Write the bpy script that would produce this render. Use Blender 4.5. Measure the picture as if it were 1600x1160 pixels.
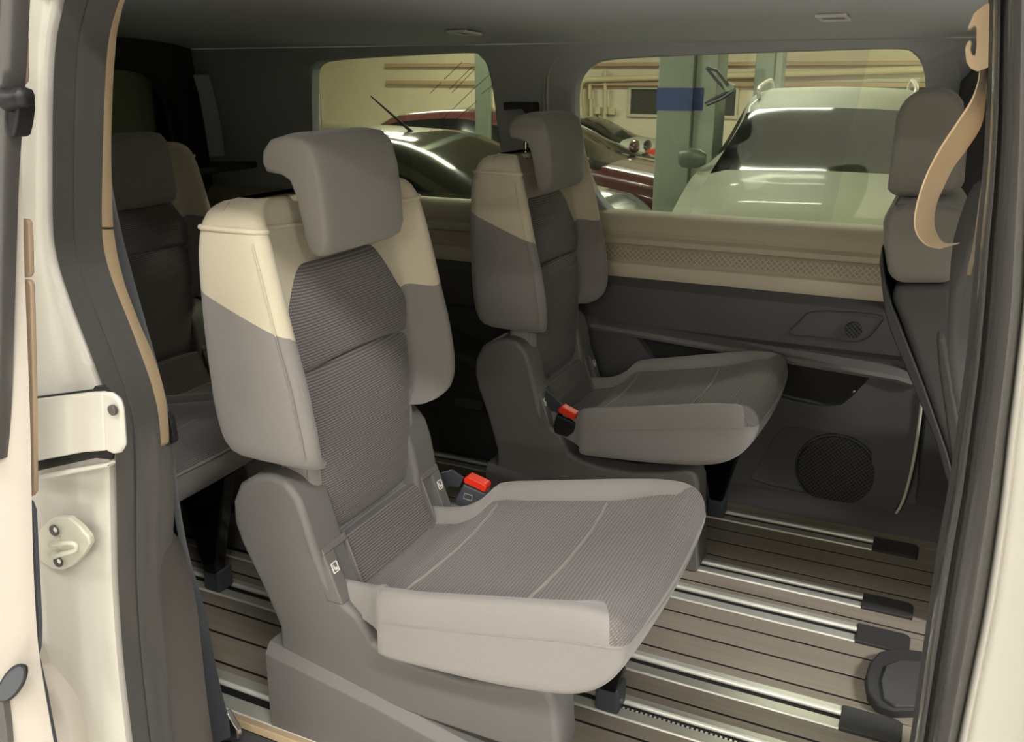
import bpy, bmesh, math, random
import numpy as np
from mathutils import Vector, Matrix

random.seed(7)
SC = bpy.context.scene
COL = SC.collection
for o in list(bpy.data.objects):
    bpy.data.objects.remove(o)

# ------------------------------------------------------------------ camera
F_PX = 1400.0
PITCH = math.radians(18.30)
HEAD = math.radians(115.44)
CAM = Vector((0.0, 0.0, 1.10))
cam_d = bpy.data.cameras.new('camera')
cam_d.sensor_fit = 'HORIZONTAL'
cam_d.sensor_width = 36.0
cam_d.lens = F_PX / 1600.0 * 36.0
cam_d.clip_start = 0.02
cam_o = bpy.data.objects.new('camera', cam_d)
COL.objects.link(cam_o)
cam_o.location = CAM
cam_o.rotation_euler = (math.pi / 2 - PITCH, 0, HEAD - math.pi / 2)
SC.camera = cam_o

# ------------------------------------------------------------------ world, exposure
w = bpy.data.worlds.new('world')
SC.world = w
w.use_nodes = True
bgn = w.node_tree.nodes['Background']
bgn.inputs[0].default_value = (0.85, 0.88, 0.80, 1)
bgn.inputs[1].default_value = 0.02
vs = SC.view_settings
vs.view_transform = 'Standard'
vs.look = 'None'
vs.gamma = 1.0
vs.use_curve_mapping = False
vs.exposure = 0.22
LAMP_COL = (1.0, 0.985, 0.96)
LAMP_W_NEAR = 75.0
LAMP_W_FAR = 66.0
# (x, y, watt, along_x) fluorescent luminaires under the garage ceiling
LUMINAIRES = [(-0.9, -0.45, 0.28, 1), (0.75, -0.45, 0.60, 1), (-1.2, -2.4, 0.25, 1), (0.8, -2.4, 0.25, 1), (-3.2, -1.2, 0.5, 1), (-1.4, -5.2, 1.15, 1), (1.0, -5.2, 1.15, 1), (3.2, 1.4, 2.6, 1), (3.2, -1.6, 1.0, 1),
              (-3.2, 6.0, -0.75, 1), (-0.6, 4.2, -0.5, 1), (-4.6, 7.2, -0.9, 1), (-1.6, 8.6, -0.8, 1), (-7.2, 6.5, -0.9, 1), (-3.2, 11.4, -0.9, 1), (0.6, 11.4, -0.8, 1), (-7.0, 11.6, -1.1, 1)]

# ------------------------------------------------------------------ pixel helper (1600x1160 frame)
_fw = Vector((math.cos(HEAD), math.sin(HEAD), 0))
_R = Vector((math.sin(HEAD), -math.cos(HEAD), 0))
_F = _fw * math.cos(PITCH) + Vector((0, 0, -math.sin(PITCH)))
_U = _fw * math.sin(PITCH) + Vector((0, 0, math.cos(PITCH)))

def at(px, py, Y):
    d = _F * F_PX + _R * (px - 800) + _U * (580 - py)
    return CAM + d * ((Y - CAM.y) / d.y)

def atz(px, py, z):
    d = _F * F_PX + _R * (px - 800) + _U * (580 - py)
    return CAM + d * ((z - CAM.z) / d.z)

# ------------------------------------------------------------------ materials
def s2l(c):
    return c / 12.92 if c <= 0.04045 else ((c + 0.055) / 1.055) ** 2.4

def hx(h):
    h = h.lstrip('#')
    return tuple(s2l(int(h[i:i + 2], 16) / 255) for i in (0, 2, 4)) + (1.0,)

MATS = {}
def new_mat(name):
    m = bpy.data.materials.new(name)
    m.use_nodes = True
    MATS[name] = m
    nt = m.node_tree
    b = nt.nodes['Principled BSDF']
    return m, nt, b

def N(nt, t, **kw):
    n = nt.nodes.new(t)
    for k, v in kw.items():
        setattr(n, k, v)
    return n

def coords(nt, scale=(1, 1, 1), out='Object'):
    tc = N(nt, 'ShaderNodeTexCoord')
    mp = N(nt, 'ShaderNodeMapping')
    mp.inputs['Scale'].default_value = scale
    nt.links.new(tc.outputs[out], mp.inputs[0])
    return mp.outputs[0]

def math_n(nt, op, a, b=None, c=None):
    n = N(nt, 'ShaderNodeMath', operation=op)
    for i, v in enumerate((a, b, c)):
        if v is None:
            continue
        if isinstance(v, (int, float)):
            n.inputs[i].default_value = v
        else:
            nt.links.new(v, n.inputs[i])
    return n.outputs[0]

def mixc(nt, fac, a, b):
    n = N(nt, 'ShaderNodeMix', data_type='RGBA')
    for i, v in ((0, fac), (6, a), (7, b)):
        if isinstance(v, (int, float)):
            n.inputs[i].default_value = v
        elif isinstance(v, tuple):
            n.inputs[i].default_value = v
        else:
            nt.links.new(v, n.inputs[i])
    return n.outputs[2]

def add_bump(nt, b, height, strength=0.3, dist=0.002):
    bp = N(nt, 'ShaderNodeBump')
    bp.inputs['Strength'].default_value = strength
    bp.inputs['Distance'].default_value = dist
    nt.links.new(height, bp.inputs['Height'])
    nt.links.new(bp.outputs[0], b.inputs['Normal'])

def noise(nt, vec, scale, detail=3, rough=0.55):
    n = N(nt, 'ShaderNodeTexNoise')
    n.inputs['Scale'].default_value = scale
    n.inputs['Detail'].default_value = detail
    n.inputs['Roughness'].default_value = rough
    nt.links.new(vec, n.inputs['Vector'])
    return n.outputs['Fac']

def plain(name, col, rough=0.5, metal=0.0, spec=0.5, grain=0.0, gscale=400, bump=0.0, coat=0.0):
    m, nt, b = new_mat(name)
    c = hx(col)
    b.inputs['Base Color'].default_value = c
    b.inputs['Roughness'].default_value = rough
    b.inputs['Metallic'].default_value = metal
    b.inputs['Specular IOR Level'].default_value = spec
    if coat:
        b.inputs['Coat Weight'].default_value = coat
        b.inputs['Coat Roughness'].default_value = 0.06
    if grain or bump:
        f = noise(nt, coords(nt), gscale)
        if grain:
            d = tuple(x * (1 - grain) for x in c[:3]) + (1,)
            l = tuple(min(1, x * (1 + grain)) for x in c[:3]) + (1,)
            nt.links.new(mixc(nt, f, d, l), b.inputs['Base Color'])
        if bump:
            add_bump(nt, b, f, bump, 0.001)
    return m

def fabric(name, col, scale=900, bump=0.35):
    m = plain(name, col, rough=0.95, spec=0.15, grain=0.16, gscale=scale, bump=bump)
    m.node_tree.nodes['Principled BSDF'].inputs['Sheen Weight'].default_value = 0.25
    return m

def ribbed(name, dark, light, axis, pitch=0.0056, weave=0.0042, dash_amt=0.25):
    """woven fabric: fine light ribs along one axis over a darker ground"""
    m, nt, b = new_mat(name)
    tc = N(nt, 'ShaderNodeTexCoord')
    dot = N(nt, 'ShaderNodeVectorMath', operation='DOT_PRODUCT')
    nt.links.new(tc.outputs['Object'], dot.inputs[0])
    dot.inputs[1].default_value = axis
    s = math_n(nt, 'SINE', math_n(nt, 'MULTIPLY', dot.outputs['Value'], 2 * math.pi / pitch))
    sep = N(nt, 'ShaderNodeSeparateXYZ')
    nt.links.new(tc.outputs['Object'], sep.inputs[0])
    d = math_n(nt, 'SINE', math_n(nt, 'MULTIPLY', sep.outputs[1], 2 * math.pi / weave))
    rib = N(nt, 'ShaderNodeMapRange')
    nt.links.new(s, rib.inputs[0])
    rib.inputs[1].default_value = 0.15
    rib.inputs[2].default_value = 0.95
    dash = math_n(nt, 'MULTIPLY_ADD', d, dash_amt, 1 - dash_amt)
    n1 = noise(nt, coords(nt), 700)
    fac = math_n(nt, 'MULTIPLY', math_n(nt, 'MULTIPLY', rib.outputs[0], dash), math_n(nt, 'MULTIPLY_ADD', n1, 0.9, 0.4))
    nt.links.new(mixc(nt, fac, hx(dark), hx(light)), b.inputs['Base Color'])
    b.inputs['Roughness'].default_value = 0.92
    b.inputs['Specular IOR Level'].default_value = 0.2
    b.inputs['Sheen Weight'].default_value = 0.2
    add_bump(nt, b, math_n(nt, 'ADD', s, n1), 0.45, 0.0012)
    return m

def wood(name, seed):
    m, nt, b = new_mat(name)
    oi = N(nt, 'ShaderNodeObjectInfo')
    vec = coords(nt, (2.2, 60, 60))
    addv = N(nt, 'ShaderNodeVectorMath', operation='ADD')
    nt.links.new(vec, addv.inputs[0])
    comb = N(nt, 'ShaderNodeCombineXYZ')
    nt.links.new(math_n(nt, 'MULTIPLY', oi.outputs['Random'], 37.0), comb.inputs[0])
    nt.links.new(comb.outputs[0], addv.inputs[1])
    f = noise(nt, addv.outputs[0], 1.0, 5, 0.6)
    vec2 = coords(nt, (1.2, 3, 3))
    g = noise(nt, vec2, 2.0, 2)
    c1 = mixc(nt, f, hx('#635b51'), hx('#9f9586'))
    tone = math_n(nt, 'MULTIPLY_ADD', oi.outputs['Random'], 0.25, math_n(nt, 'MULTIPLY', g, 0.4))
    nt.links.new(mixc(nt, tone, c1, hx('#ab9f8f')), b.inputs['Base Color'])
    b.inputs['Roughness'].default_value = 0.55
    b.inputs['Specular IOR Level'].default_value = 0.3
    add_bump(nt, b, f, 0.15, 0.001)
    return m

def glass_mat(name, tint, ior=1.45):
    m, nt, b = new_mat(name)
    nt.nodes.remove(b)
    tr = N(nt, 'ShaderNodeBsdfTransparent')
    tr.inputs[0].default_value = hx(tint)
    gl = N(nt, 'ShaderNodeBsdfGlossy')
    gl.inputs['Roughness'].default_value = 0.02
    gl.inputs[0].default_value = (0.9, 0.95, 0.9, 1)
    fr = N(nt, 'ShaderNodeFresnel')
    fr.inputs[0].default_value = ior
    mx = N(nt, 'ShaderNodeMixShader')
    nt.links.new(fr.outputs[0], mx.inputs[0])
    nt.links.new(tr.outputs[0], mx.inputs[1])
    nt.links.new(gl.outputs[0], mx.inputs[2])
    nt.links.new(mx.outputs[0], nt.nodes['Material Output'].inputs[0])
    return m

def emit_mat(name, col, strength):
    m, nt, b = new_mat(name)
    b.inputs['Base Color'].default_value = (0.8, 0.8, 0.8, 1)
    b.inputs['Emission Color'].default_value = col
    b.inputs['Emission Strength'].default_value = strength
    return m

def grille_mat(name, col, hole, scale):
    """fine diamond lattice of ribs over dark holes"""
    m, nt, b = new_mat(name)
    tc = N(nt, 'ShaderNodeTexCoord')
    sep = N(nt, 'ShaderNodeSeparateXYZ')
    nt.links.new(tc.outputs['Object'], sep.inputs[0])
    a = math_n(nt, 'SINE', math_n(nt, 'MULTIPLY', math_n(nt, 'ADD', sep.outputs[0], sep.outputs[2]), scale))
    c = math_n(nt, 'SINE', math_n(nt, 'MULTIPLY', math_n(nt, 'SUBTRACT', sep.outputs[0], sep.outputs[2]), scale))
    h = math_n(nt, 'MAXIMUM', a, c)
    mr = N(nt, 'ShaderNodeMapRange')
    nt.links.new(h, mr.inputs[0])
    mr.inputs[1].default_value = 0.3
    mr.inputs[2].default_value = 0.8
    nt.links.new(mixc(nt, mr.outputs[0], hx(hole), hx(col)), b.inputs['Base Color'])
    b.inputs['Roughness'].default_value = 0.6
    add_bump(nt, b, mr.outputs[0], 0.6, 0.003)
    return m

def shell_mat(name, low, high):
    """seat cover: cream cloth above a slanting seam, grey cloth below it (local coordinates of the seat)"""
    m, nt, b = new_mat(name)
    tc = N(nt, 'ShaderNodeTexCoord')
    sep = N(nt, 'ShaderNodeSeparateXYZ')
    nt.links.new(tc.outputs['Object'], sep.inputs[0])
    av = math_n(nt, 'ABSOLUTE', sep.outputs[1])
    inn = math_n(nt, 'MINIMUM', math_n(nt, 'MAXIMUM', math_n(nt, 'SUBTRACT', 0.212, av), 0.0), 0.05)
    zb = math_n(nt, 'SUBTRACT', math_n(nt, 'MULTIPLY_ADD', sep.outputs[0], -0.39, 0.6915), math_n(nt, 'MULTIPLY', inn, 0.55))
    up = math_n(nt, 'GREATER_THAN', sep.outputs[2], zb)
    f = noise(nt, coords(nt), 900)
    c = mixc(nt, up, hx(low), hx(high))
    nt.links.new(mixc(nt, math_n(nt, 'MULTIPLY', f, 0.22), c, (0.03, 0.03, 0.03, 1)), b.inputs['Base Color'])
    b.inputs['Roughness'].default_value = 0.95
    b.inputs['Specular IOR Level'].default_value = 0.15
    b.inputs['Sheen Weight'].default_value = 0.25
    add_bump(nt, b, f, 0.35, 0.001)
    return m

M_grey = fabric('grey_fabric', '#8b8682')
M_cream = fabric('cream_fabric', '#cfc4ab')
M_head = fabric('headrest_fabric', '#8b8781')
M_shell = shell_mat('seat_cover', '#8b8682', '#d0c6ae')
M_wovz = ribbed('woven_back', '#5f5a59', '#9a9290', (0, 0, 1), 0.0044)
M_wovx = ribbed('woven_cushion', '#6b6563', '#a29994', (0.75, 0.0, -0.66), 0.0036, 0.0036, 0.5)
M_pipe = fabric('piping_fabric', '#958d87')
M_dark = plain('dark_plastic', '#4b4845', 0.55, grain=0.08, gscale=900, bump=0.12)
M_base = plain('seat_base_plastic', '#6d6a67', 0.55, grain=0.06, gscale=900, bump=0.15)
M_base2 = plain('side_panel_plastic', '#5f5a55', 0.6, grain=0.06, gscale=900, bump=0.15)
M_slate = plain('slate_plastic', '#4a4e55', 0.45, grain=0.05)
M_black = plain('black_plastic', '#17171a', 0.5)
M_blackg = plain('glossy_black', '#0b0b0d', 0.15)
M_red = plain('red_button', '#e8331c', 0.4)
M_white_print = plain('white_print', '#e8e6e0', 0.6)
M_chrome = plain('chrome', '#d8d8d8', 0.12, metal=1.0)
M_alu = plain('brushed_aluminium', '#c6c4ba', 0.4, metal=0.35)
M_alub = plain('polished_rail_edge', '#f4f1e6', 0.3, metal=0.2)
M_wood = wood('grey_oak_plank', 1)
M_sub = plain('dark_caulk', '#0d0b09', 0.8)
M_paint = plain('cream_white_paint', '#b9b5ab', 0.35, coat=0.8, spec=0.5)
M_strk = plain('striker_paint', '#bdb9a9', 0.4, coat=0.4)
M_doorp = plain('door_edge_paint', '#b9b0a6', 0.4, coat=0.5)
M_rubber = plain('rubber_seal', '#4a4846', 0.25, spec=0.8, coat=0.3, grain=0.05, gscale=300)
M_beige = plain('beige_trim', '#c5ad8c', 0.6, grain=0.04, gscale=600)
M_tan = plain('tan_trim', '#a58f78', 0.6)
M_sill = plain('beige_sill', '#c6bba6', 0.6, grain=0.05, gscale=500)
M_sillt = grille_mat('textured_sill_band', '#cabfaa', '#a99e89', 420)
M_wall = plain('dark_door_trim', '#4c4b4b', 0.65, grain=0.1, gscale=700, bump=0.2)
M_wall2 = plain('darker_door_trim', '#3a3939', 0.65, grain=0.1, gscale=700, bump=0.2)
M_pock = plain('pocket_lining', '#201f1e', 0.85)
M_grill = grille_mat('speaker_grille', '#3f3d3a', '#0c0c0c', 560)
M_head_l = plain('headliner_fabric', '#dee2e6', 0.95, grain=0.08, gscale=800, spec=0.1)
M_pill = plain('grey_pillar_trim', '#b0b4b8', 0.8, grain=0.06, gscale=700)
M_lightp = plain('light_seal', '#c9c5b8', 0.5)
M_web = fabric('dark_webbing', '#3a3c42', 1500)
M_webb = fabric('beige_webbing', '#d6bd98', 1500, 0.2)
M_glass = glass_mat('green_tinted_glass', '#e1e4d6')
M_glass2 = glass_mat('clearer_glass', '#e8ebd9')
M_glass3 = glass_mat('privacy_glass', '#8b928a')
M_line = plain('dark_line', '#3a3b30', 0.6)

# ------------------------------------------------------------------ mesh helpers
def tag(o, label=None, cat=None, group=None, kind=None):
    if label: o['label'] = label
    if cat: o['category'] = cat
    if group: o['group'] = group
    if kind: o['kind'] = kind
    return o

def empty(name, loc=(0, 0, 0), rz=0.0, parent=None):
    o = bpy.data.objects.new(name, None)
    o.empty_display_size = 0.05
    o.location = loc
    o.rotation_euler = (0, 0, rz)
    COL.objects.link(o)
    if parent: o.parent = parent
    return o

def mk(name, verts, faces, mat, parent=None, smooth=True, angle=40, bevel=0.0, seg=2, sub=0, loc=None):
    me = bpy.data.meshes.new(name)
    me.from_pydata([tuple(v) for v in verts], [], [tuple(f) for f in faces])
    bm = bmesh.new()
    bm.from_mesh(me)
    bmesh.ops.recalc_face_normals(bm, faces=bm.faces)
    bm.to_mesh(me)
    bm.free()
    if smooth:
        me.polygons.foreach_set('use_smooth', [True] * len(me.polygons))
        me.set_sharp_from_angle(angle=math.radians(angle))
    me.materials.append(mat)
    o = bpy.data.objects.new(name, me)
    COL.objects.link(o)
    if loc is not None: o.location = loc
    if parent: o.parent = parent
    if bevel:
        b = o.modifiers.new('bevel', 'BEVEL')
        b.width = bevel
        b.segments = seg
        b.limit_method = 'ANGLE'
        b.angle_limit = math.radians(35)
        b.harden_normals = True
    if sub:
        s = o.modifiers.new('sub', 'SUBSURF')
        s.levels = s.render_levels = sub
    return o

def struct(o, label=None):
    o['kind'] = 'structure'
    if label: o['label'] = label
    return o

def slab_geo(outline, off):
    n = len(outline)
    off = Vector(off)
    v = [Vector(p) for p in outline] + [Vector(p) + off for p in outline]
    f = [tuple(range(n)), tuple(range(2 * n - 1, n - 1, -1))]
    for i in range(n):
        j = (i + 1) % n
        f.append((i, i + n, j + n, j))
    return v, f

def slab(name, outline, off, mat, parent=None, bevel=0.004, seg=2, smooth=True, angle=40):
    v, f = slab_geo(outline, off)
    return mk(name, v, f, mat, parent, smooth=smooth, bevel=bevel, seg=seg, angle=angle)

def pslab(name, px, Y, depth, mat, parent=None, bevel=0.004, seg=2, angle=40):
    """outline traced in the photograph, set at distance Y, with its own depth"""
    return slab(name, [at(x, y, Y) for x, y in px], (0, depth, 0), mat, parent, bevel, seg, angle=angle)

def box(name, lo, hi, mat, parent=None, bevel=0.003, seg=2):
    (x0, y0, z0), (x1, y1, z1) = lo, hi
    return slab(name, [(x0, y0, z0), (x1, y0, z0), (x1, y0, z1), (x0, y0, z1)], (0, y1 - y0, 0), mat, parent, bevel, seg)

def tube_geo(path, r, n=8, closed=False, caps=True):
    path = [Vector(p) for p in path]
    rs = r if isinstance(r, (list, tuple)) else [r] * len(path)
    verts, faces = [], []
    up = Vector((0.13, 0.31, 0.94))
    m = len(path)
    for i, p in enumerate(path):
        a = path[(i - 1) % m] if (closed or i > 0) else p
        b = path[(i + 1) % m] if (closed or i < m - 1) else p
        t = (b - a).normalized()
        u = up - t * up.dot(t)
        if u.length < 1e-3:
            u = Vector((1, 0, 0)) - t * t.x
        u.normalize()
        v = t.cross(u)
        up = u
        for k in range(n):
            ang = 2 * math.pi * k / n
            verts.append(p + (u * math.cos(ang) + v * math.sin(ang)) * rs[i])
    for i in range(m if closed else m - 1):
        for k in range(n):
            i2 = (i + 1) % m
            faces.append((i * n + k, i * n + (k + 1) % n, i2 * n + (k + 1) % n, i2 * n + k))
    if caps and not closed:
        faces.append(tuple(range(n - 1, -1, -1)))
        faces.append(tuple((m - 1) * n + k for k in range(n)))
    return verts, faces

def tube(name, path, r, mat, parent=None, n=8, closed=False):
    v, f = tube_geo(path, r, n, closed)
    return mk(name, v, f, mat, parent, angle=60)

def smooth_path(pts, per=6, closed=False):
    pts = [Vector(p) for p in pts]
    m = len(pts)
    out = []
    for i in range(m if closed else m - 1):
        p1, p2 = pts[i], pts[(i + 1) % m]
        p0 = pts[(i - 1) % m] if (closed or i > 0) else p1 * 2 - p2
        p3 = pts[(i + 2) % m] if (closed or i < m - 2) else p2 * 2 - p1
        for k in range(per):
            t = k / per
            out.append(0.5 * ((2 * p1) + (p2 - p0) * t + (2 * p0 - 5 * p1 + 4 * p2 - p3) * t * t + (3 * p1 - p0 - 3 * p2 + p3) * t ** 3))
    if not closed:
        out.append(pts[-1])
    return out

def disc_geo(c, r, axis, depth, n=24):
    c = Vector(c)
    axis = Vector(axis).normalized()
    u = axis.orthogonal().normalized()
    v = axis.cross(u)
    ring = [c + (u * math.cos(2 * math.pi * k / n) + v * math.sin(2 * math.pi * k / n)) * r for k in range(n)]
    return slab_geo(ring, axis * depth)

def disc(name, c, r, axis, depth, mat, parent=None, n=24, bevel=0.0):
    v, f = disc_geo(c, r, axis, depth, n)
    return mk(name, v, f, mat, parent, bevel=bevel)

def grid_mesh(name, P, mat, parent=None, closed_j=False, cap=False, angle=60, bevel=0, thick=0.0):
    ni, nj = len(P), len(P[0])
    v = [p for row in P for p in row]
    f = []
    for i in range(ni - 1):
        for j in range(nj if closed_j else nj - 1):
            j2 = (j + 1) % nj
            f.append((i * nj + j, i * nj + j2, (i + 1) * nj + j2, (i + 1) * nj + j))
    if cap:
        f.append(tuple(range(nj - 1, -1, -1)))
        f.append(tuple((ni - 1) * nj + j for j in range(nj)))
    o = mk(name, v, f, mat, parent, angle=angle, bevel=bevel)
    if thick:
        s = o.modifiers.new('solid', 'SOLIDIFY')
        s.thickness = thick
        s.offset = 0
    return o

def ribbon(name, L, R, prof, mat, parent=None, per=6, closed=True, back=0.012):
    """strip between two edges; prof = (t across, rise towards the viewer side) pairs; given real thickness"""
    Ls, Rs = smooth_path(L, per), smooth_path(R, per)
    P = []
    for a, b in zip(Ls, Rs):
        row = []
        for t, h in prof:
            row.append(a.lerp(b, t) + Vector((0, -h, 0)))
        if closed:
            row.append(b + Vector((0, back, 0)))
            row.append(a + Vector((0, back, 0)))
        P.append(row)
    return grid_mesh(name, P, mat, parent, closed_j=closed, cap=closed, angle=50)

def bool_cut(o, cutters):
    for c in cutters:
        m = o.modifiers.new('cut', 'BOOLEAN')
        m.operation = 'DIFFERENCE'
        m.solver = 'EXACT'
        m.object = c
    bpy.context.view_layer.update()
    dg = bpy.context.evaluated_depsgraph_get()
    me = bpy.data.meshes.new_from_object(o.evaluated_get(dg))
    o.modifiers.clear()
    o.data = me
    for c in cutters:
        bpy.data.objects.remove(c)
    me.polygons.foreach_set('use_smooth', [True] * len(me.polygons))
    me.set_sharp_from_angle(angle=math.radians(35))

def copy_tree(o, parent=None):
    c = o.copy()
    COL.objects.link(c)
    c.parent = parent
    for ch in list(o.children):
        copy_tree(ch, c)
    return c

def interp(x, xs, ys):
    """smooth (Catmull-like) interpolation through stations"""
    xs = np.array(xs, float); ys = np.array(ys, float)
    i = int(np.clip(np.searchsorted(xs, x) - 1, 0, len(xs) - 2))
    h = xs[i + 1] - xs[i]
    t = min(max((x - xs[i]) / h, 0), 1)
    def sl(k):
        if k == 0: return (ys[1] - ys[0]) / (xs[1] - xs[0])
        if k == len(xs) - 1: return (ys[-1] - ys[-2]) / (xs[-1] - xs[-2])
        a = (ys[k] - ys[k - 1]) / (xs[k] - xs[k - 1]); b = (ys[k + 1] - ys[k]) / (xs[k + 1] - xs[k])
        return 0.0 if a * b <= 0 else 2 * a * b / (a + b)
    m0, m1 = sl(i) * h, sl(i + 1) * h
    return float((2*t**3 - 3*t**2 + 1) * ys[i] + (t**3 - 2*t**2 + t) * m0 + (-2*t**3 + 3*t**2) * ys[i+1] + (t**3 - t**2) * m1)

def chaikin(pts, it=2, closed=True):
    for _ in range(it):
        q = []
        m = len(pts)
        for i in range(m if closed else m - 1):
            a, b = pts[i], pts[(i + 1) % m]
            q.append(tuple(a[k] * .75 + b[k] * .25 for k in range(len(a))))
            q.append(tuple(a[k] * .25 + b[k] * .75 for k in range(len(a))))
        pts = q
    return pts

def hole_panel(name, hole, rect, mat, parent=None, depth=0.05, n=72, Yf=None):
    """wall panel (X-z rectangle at Yf(z)) with a star-shaped hole whose reveal goes back by depth"""
    hp = smooth_path(hole, 8, closed=True)
    cx = sum(p.x for p in hp) / len(hp); cz = sum(p.z for p in hp) / len(hp)
    x0, x1, z0, z1 = rect
    ang = sorted(((math.atan2(p.z - cz, p.x - cx), p) for p in hp), key=lambda t: t[0])
    inner, outer = [], []
    for a, p in ang:
        dx, dz = math.cos(a), math.sin(a)
        t = min([(x1 - cx) / dx if dx > 1e-6 else ((x0 - cx) / dx if dx < -1e-6 else 1e9), (z1 - cz) / dz if dz > 1e-6 else ((z0 - cz) / dz if dz < -1e-6 else 1e9)])
        inner.append((p.x, p.z))
        outer.append((cx + dx * t, cz + dz * t))
    # snap nearest outer vertices to the rectangle corners
    for c in ((x0, z0), (x0, z1), (x1, z0), (x1, z1)):
        k = min(range(len(outer)), key=lambda i: (outer[i][0] - c[0]) ** 2 + (outer[i][1] - c[1]) ** 2)
        outer[k] = c
    rows = []
    mk3 = lambda q, dy: Vector((q[0], Yf(q[1]) + dy, q[1]))
    mid = [(i[0] + (o[0] - i[0]) * .06, i[1] + (o[1] - i[1]) * .06) for i, o in zip(inner, outer)]
    rows.append([mk3(q, 0) for q in outer])
    rows.append([mk3(q, 0) for q in mid])
    rows.append([mk3(q, .006) for q in inner])
    rows.append([mk3(q, depth) for q in inner])
    o = grid_mesh(name, rows, mat, parent, closed_j=True, angle=35)
    return o, [mk3(q, depth - .004) for q in inner]

# ================================================================== VAN SHELL
X_REAR, X_FRONT = -2.32, 1.15
ZC = [(0.74, 1.195), (0.85, 1.207), (1.2, 1.226), (1.61, 1.235), (2.0, 1.214), (2.18, 1.206), (2.30, 1.196), (2.38, 1.184), (2.425, 1.170)]
def ceil_z(y):
    return interp(y, [a for a, b in ZC], [b for a, b in ZC])
ys = [0.74 + (2.425 - 0.74) * k / 40 for k in range(41)]
P = [[Vector((x, y, ceil_z(y))) for y in ys] for x in [X_REAR + (X_FRONT - X_REAR) * i / 6 for i in range(7)]]
ceil_o = struct(grid_mesh('ceiling', P, M_head_l), 'grey headliner of the van')
P = [[Vector((x, y - (.06 if y < 1 else -.06 if y > 2.3 else 0), ceil_z(y) + .05)) for y in ys] for x in (X_REAR, X_FRONT)]
struct(grid_mesh('roof_panel', P, M_paint, ceil_o))

# ---- floor with planks and rails
floor = struct(box('floor', (X_REAR, 0.93, -0.05), (X_FRONT, 2.30, -0.006), M_sub, bevel=0), 'grey oak plank floor with aluminium seat rails')
RAILS = [(2.122, 2.19), (1.846, 1.907), (1.71, 1.779), (1.426, 1.493), (1.287, 1.354), (1.0, 1.086)]
LINES = [(2.19, 2.235), (2.075, 2.122), (2.009, 2.075), (1.937, 2.009), (1.907, 1.937), (1.80, 1.846), (1.779, 1.80), (1.663, 1.71), (1.594, 1.663),
         (1.522, 1.594), (1.493, 1.522), (1.379, 1.426), (1.354, 1.379), (1.252, 1.287), (1.18, 1.252), (1.106, 1.18), (1.086, 1.106)]
XR_END = -0.04
for y0, y1 in LINES:
    g = 0.0026
    a = y0 + (0 if any(abs(y0 - r[1]) < .002 for r in RAILS) else g)
    b = y1 - (0 if any(abs(y1 - r[0]) < .002 for r in RAILS) else g)
    box('plank', (X_REAR, a, -0.006), (X_FRONT, b, 0.0), M_wood, floor, bevel=0.0012, seg=1)
for yb in (2.075, 2.009, 1.937, 1.80, 1.663, 1.594, 1.522, 1.379, 1.252, 1.18, 1.106):
    box('caulk_line', (X_REAR, yb - .0027, -0.006), (X_FRONT, yb + .0027, -0.0008), M_sub, floor, bevel=0)
for y0, y1 in RAILS:      # planks carry on in front of the rail ends
    box('plank', (0.062, y0 + .002, -0.006), (X_FRONT, y1 - .002, 0.0), M_wood, floor, bevel=0.0012, seg=1)
for k, (y0, y1) in enumerate(RAILS):
    wd = y1 - y0
    s0, s1 = y1 - wd * .60, y1 - wd * .40     # slot
    r = box('seat_rail', (X_REAR, s1 + .008, -0.006), (XR_END, y1, 0.0025), M_alu, floor, bevel=0.001, seg=1)
    box('rail_flange', (X_REAR, y0 + .004, -0.006), (XR_END, s0, 0.0025), M_alu, r, bevel=0.001, seg=1)
    tube('polished_edge', [(X_REAR, s1 + .007, 0.001), (XR_END, s1 + .007, 0.001)], 0.0055, M_alub, r, 8)
    tube('rail_lip', [(X_REAR, y0 + .0025, 0.001), (XR_END, y0 + .0025, 0.001)], 0.0028, M_alub, r, 8)
    box('slot_strip', (X_REAR, s0, -0.0055), (XR_END, s1 + .004, -0.003), M_black, r, bevel=0)
    xe = 0.062
    cap = [(XR_END, y0, 0), (xe - .012, y0, 0), (xe - .003, y0 + .004, 0), (xe, y0 + .013, 0), (xe, y1 - .013, 0), (xe - .003, y1 - .004, 0), (xe - .012, y1, 0), (XR_END, y1, 0)]
    slab('end_cap', [(x, y, -.004) for x, y, z in cap], (0, 0, .010), M_wall2, r, bevel=0.002)
    if k == 4:                                 # toothed strip in the rail under the near seat
        tg = empty('tooth_strip', parent=r)
        base = None
        for q in range(46):
            x = -0.42 + q * 0.0085
            t = box('tooth', (x, s0 + .001, -0.003), (x + .004, s0 + .0065, 0.0005), M_alub, r, bevel=0) if base is None else base.copy()
            if base is None:
                base = t
            else:
                t.location = (q * 0.0085, 0, 0)
                COL.objects.link(t)
        bpy.data.objects.remove(tg)
# sill of the sliding door
struct(slab('trim_1', [(-2.3, 1.0, -.03), (-2.3, 1.0, .004), (-2.3, .985, .006), (-2.3, .975, -.03)], (3.4, 0, 0), M_beige, bevel=.002), 'beige edging strip along the door side of the floor')
struct(slab('trim_2', [(-2.3, .98, -.06), (-2.3, .98, -.004), (-2.3, .72, -.02), (-2.3, .70, -.06)], (3.4, 0, 0), M_wall, bevel=.004), 'dark plastic step at the sliding door')

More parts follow.
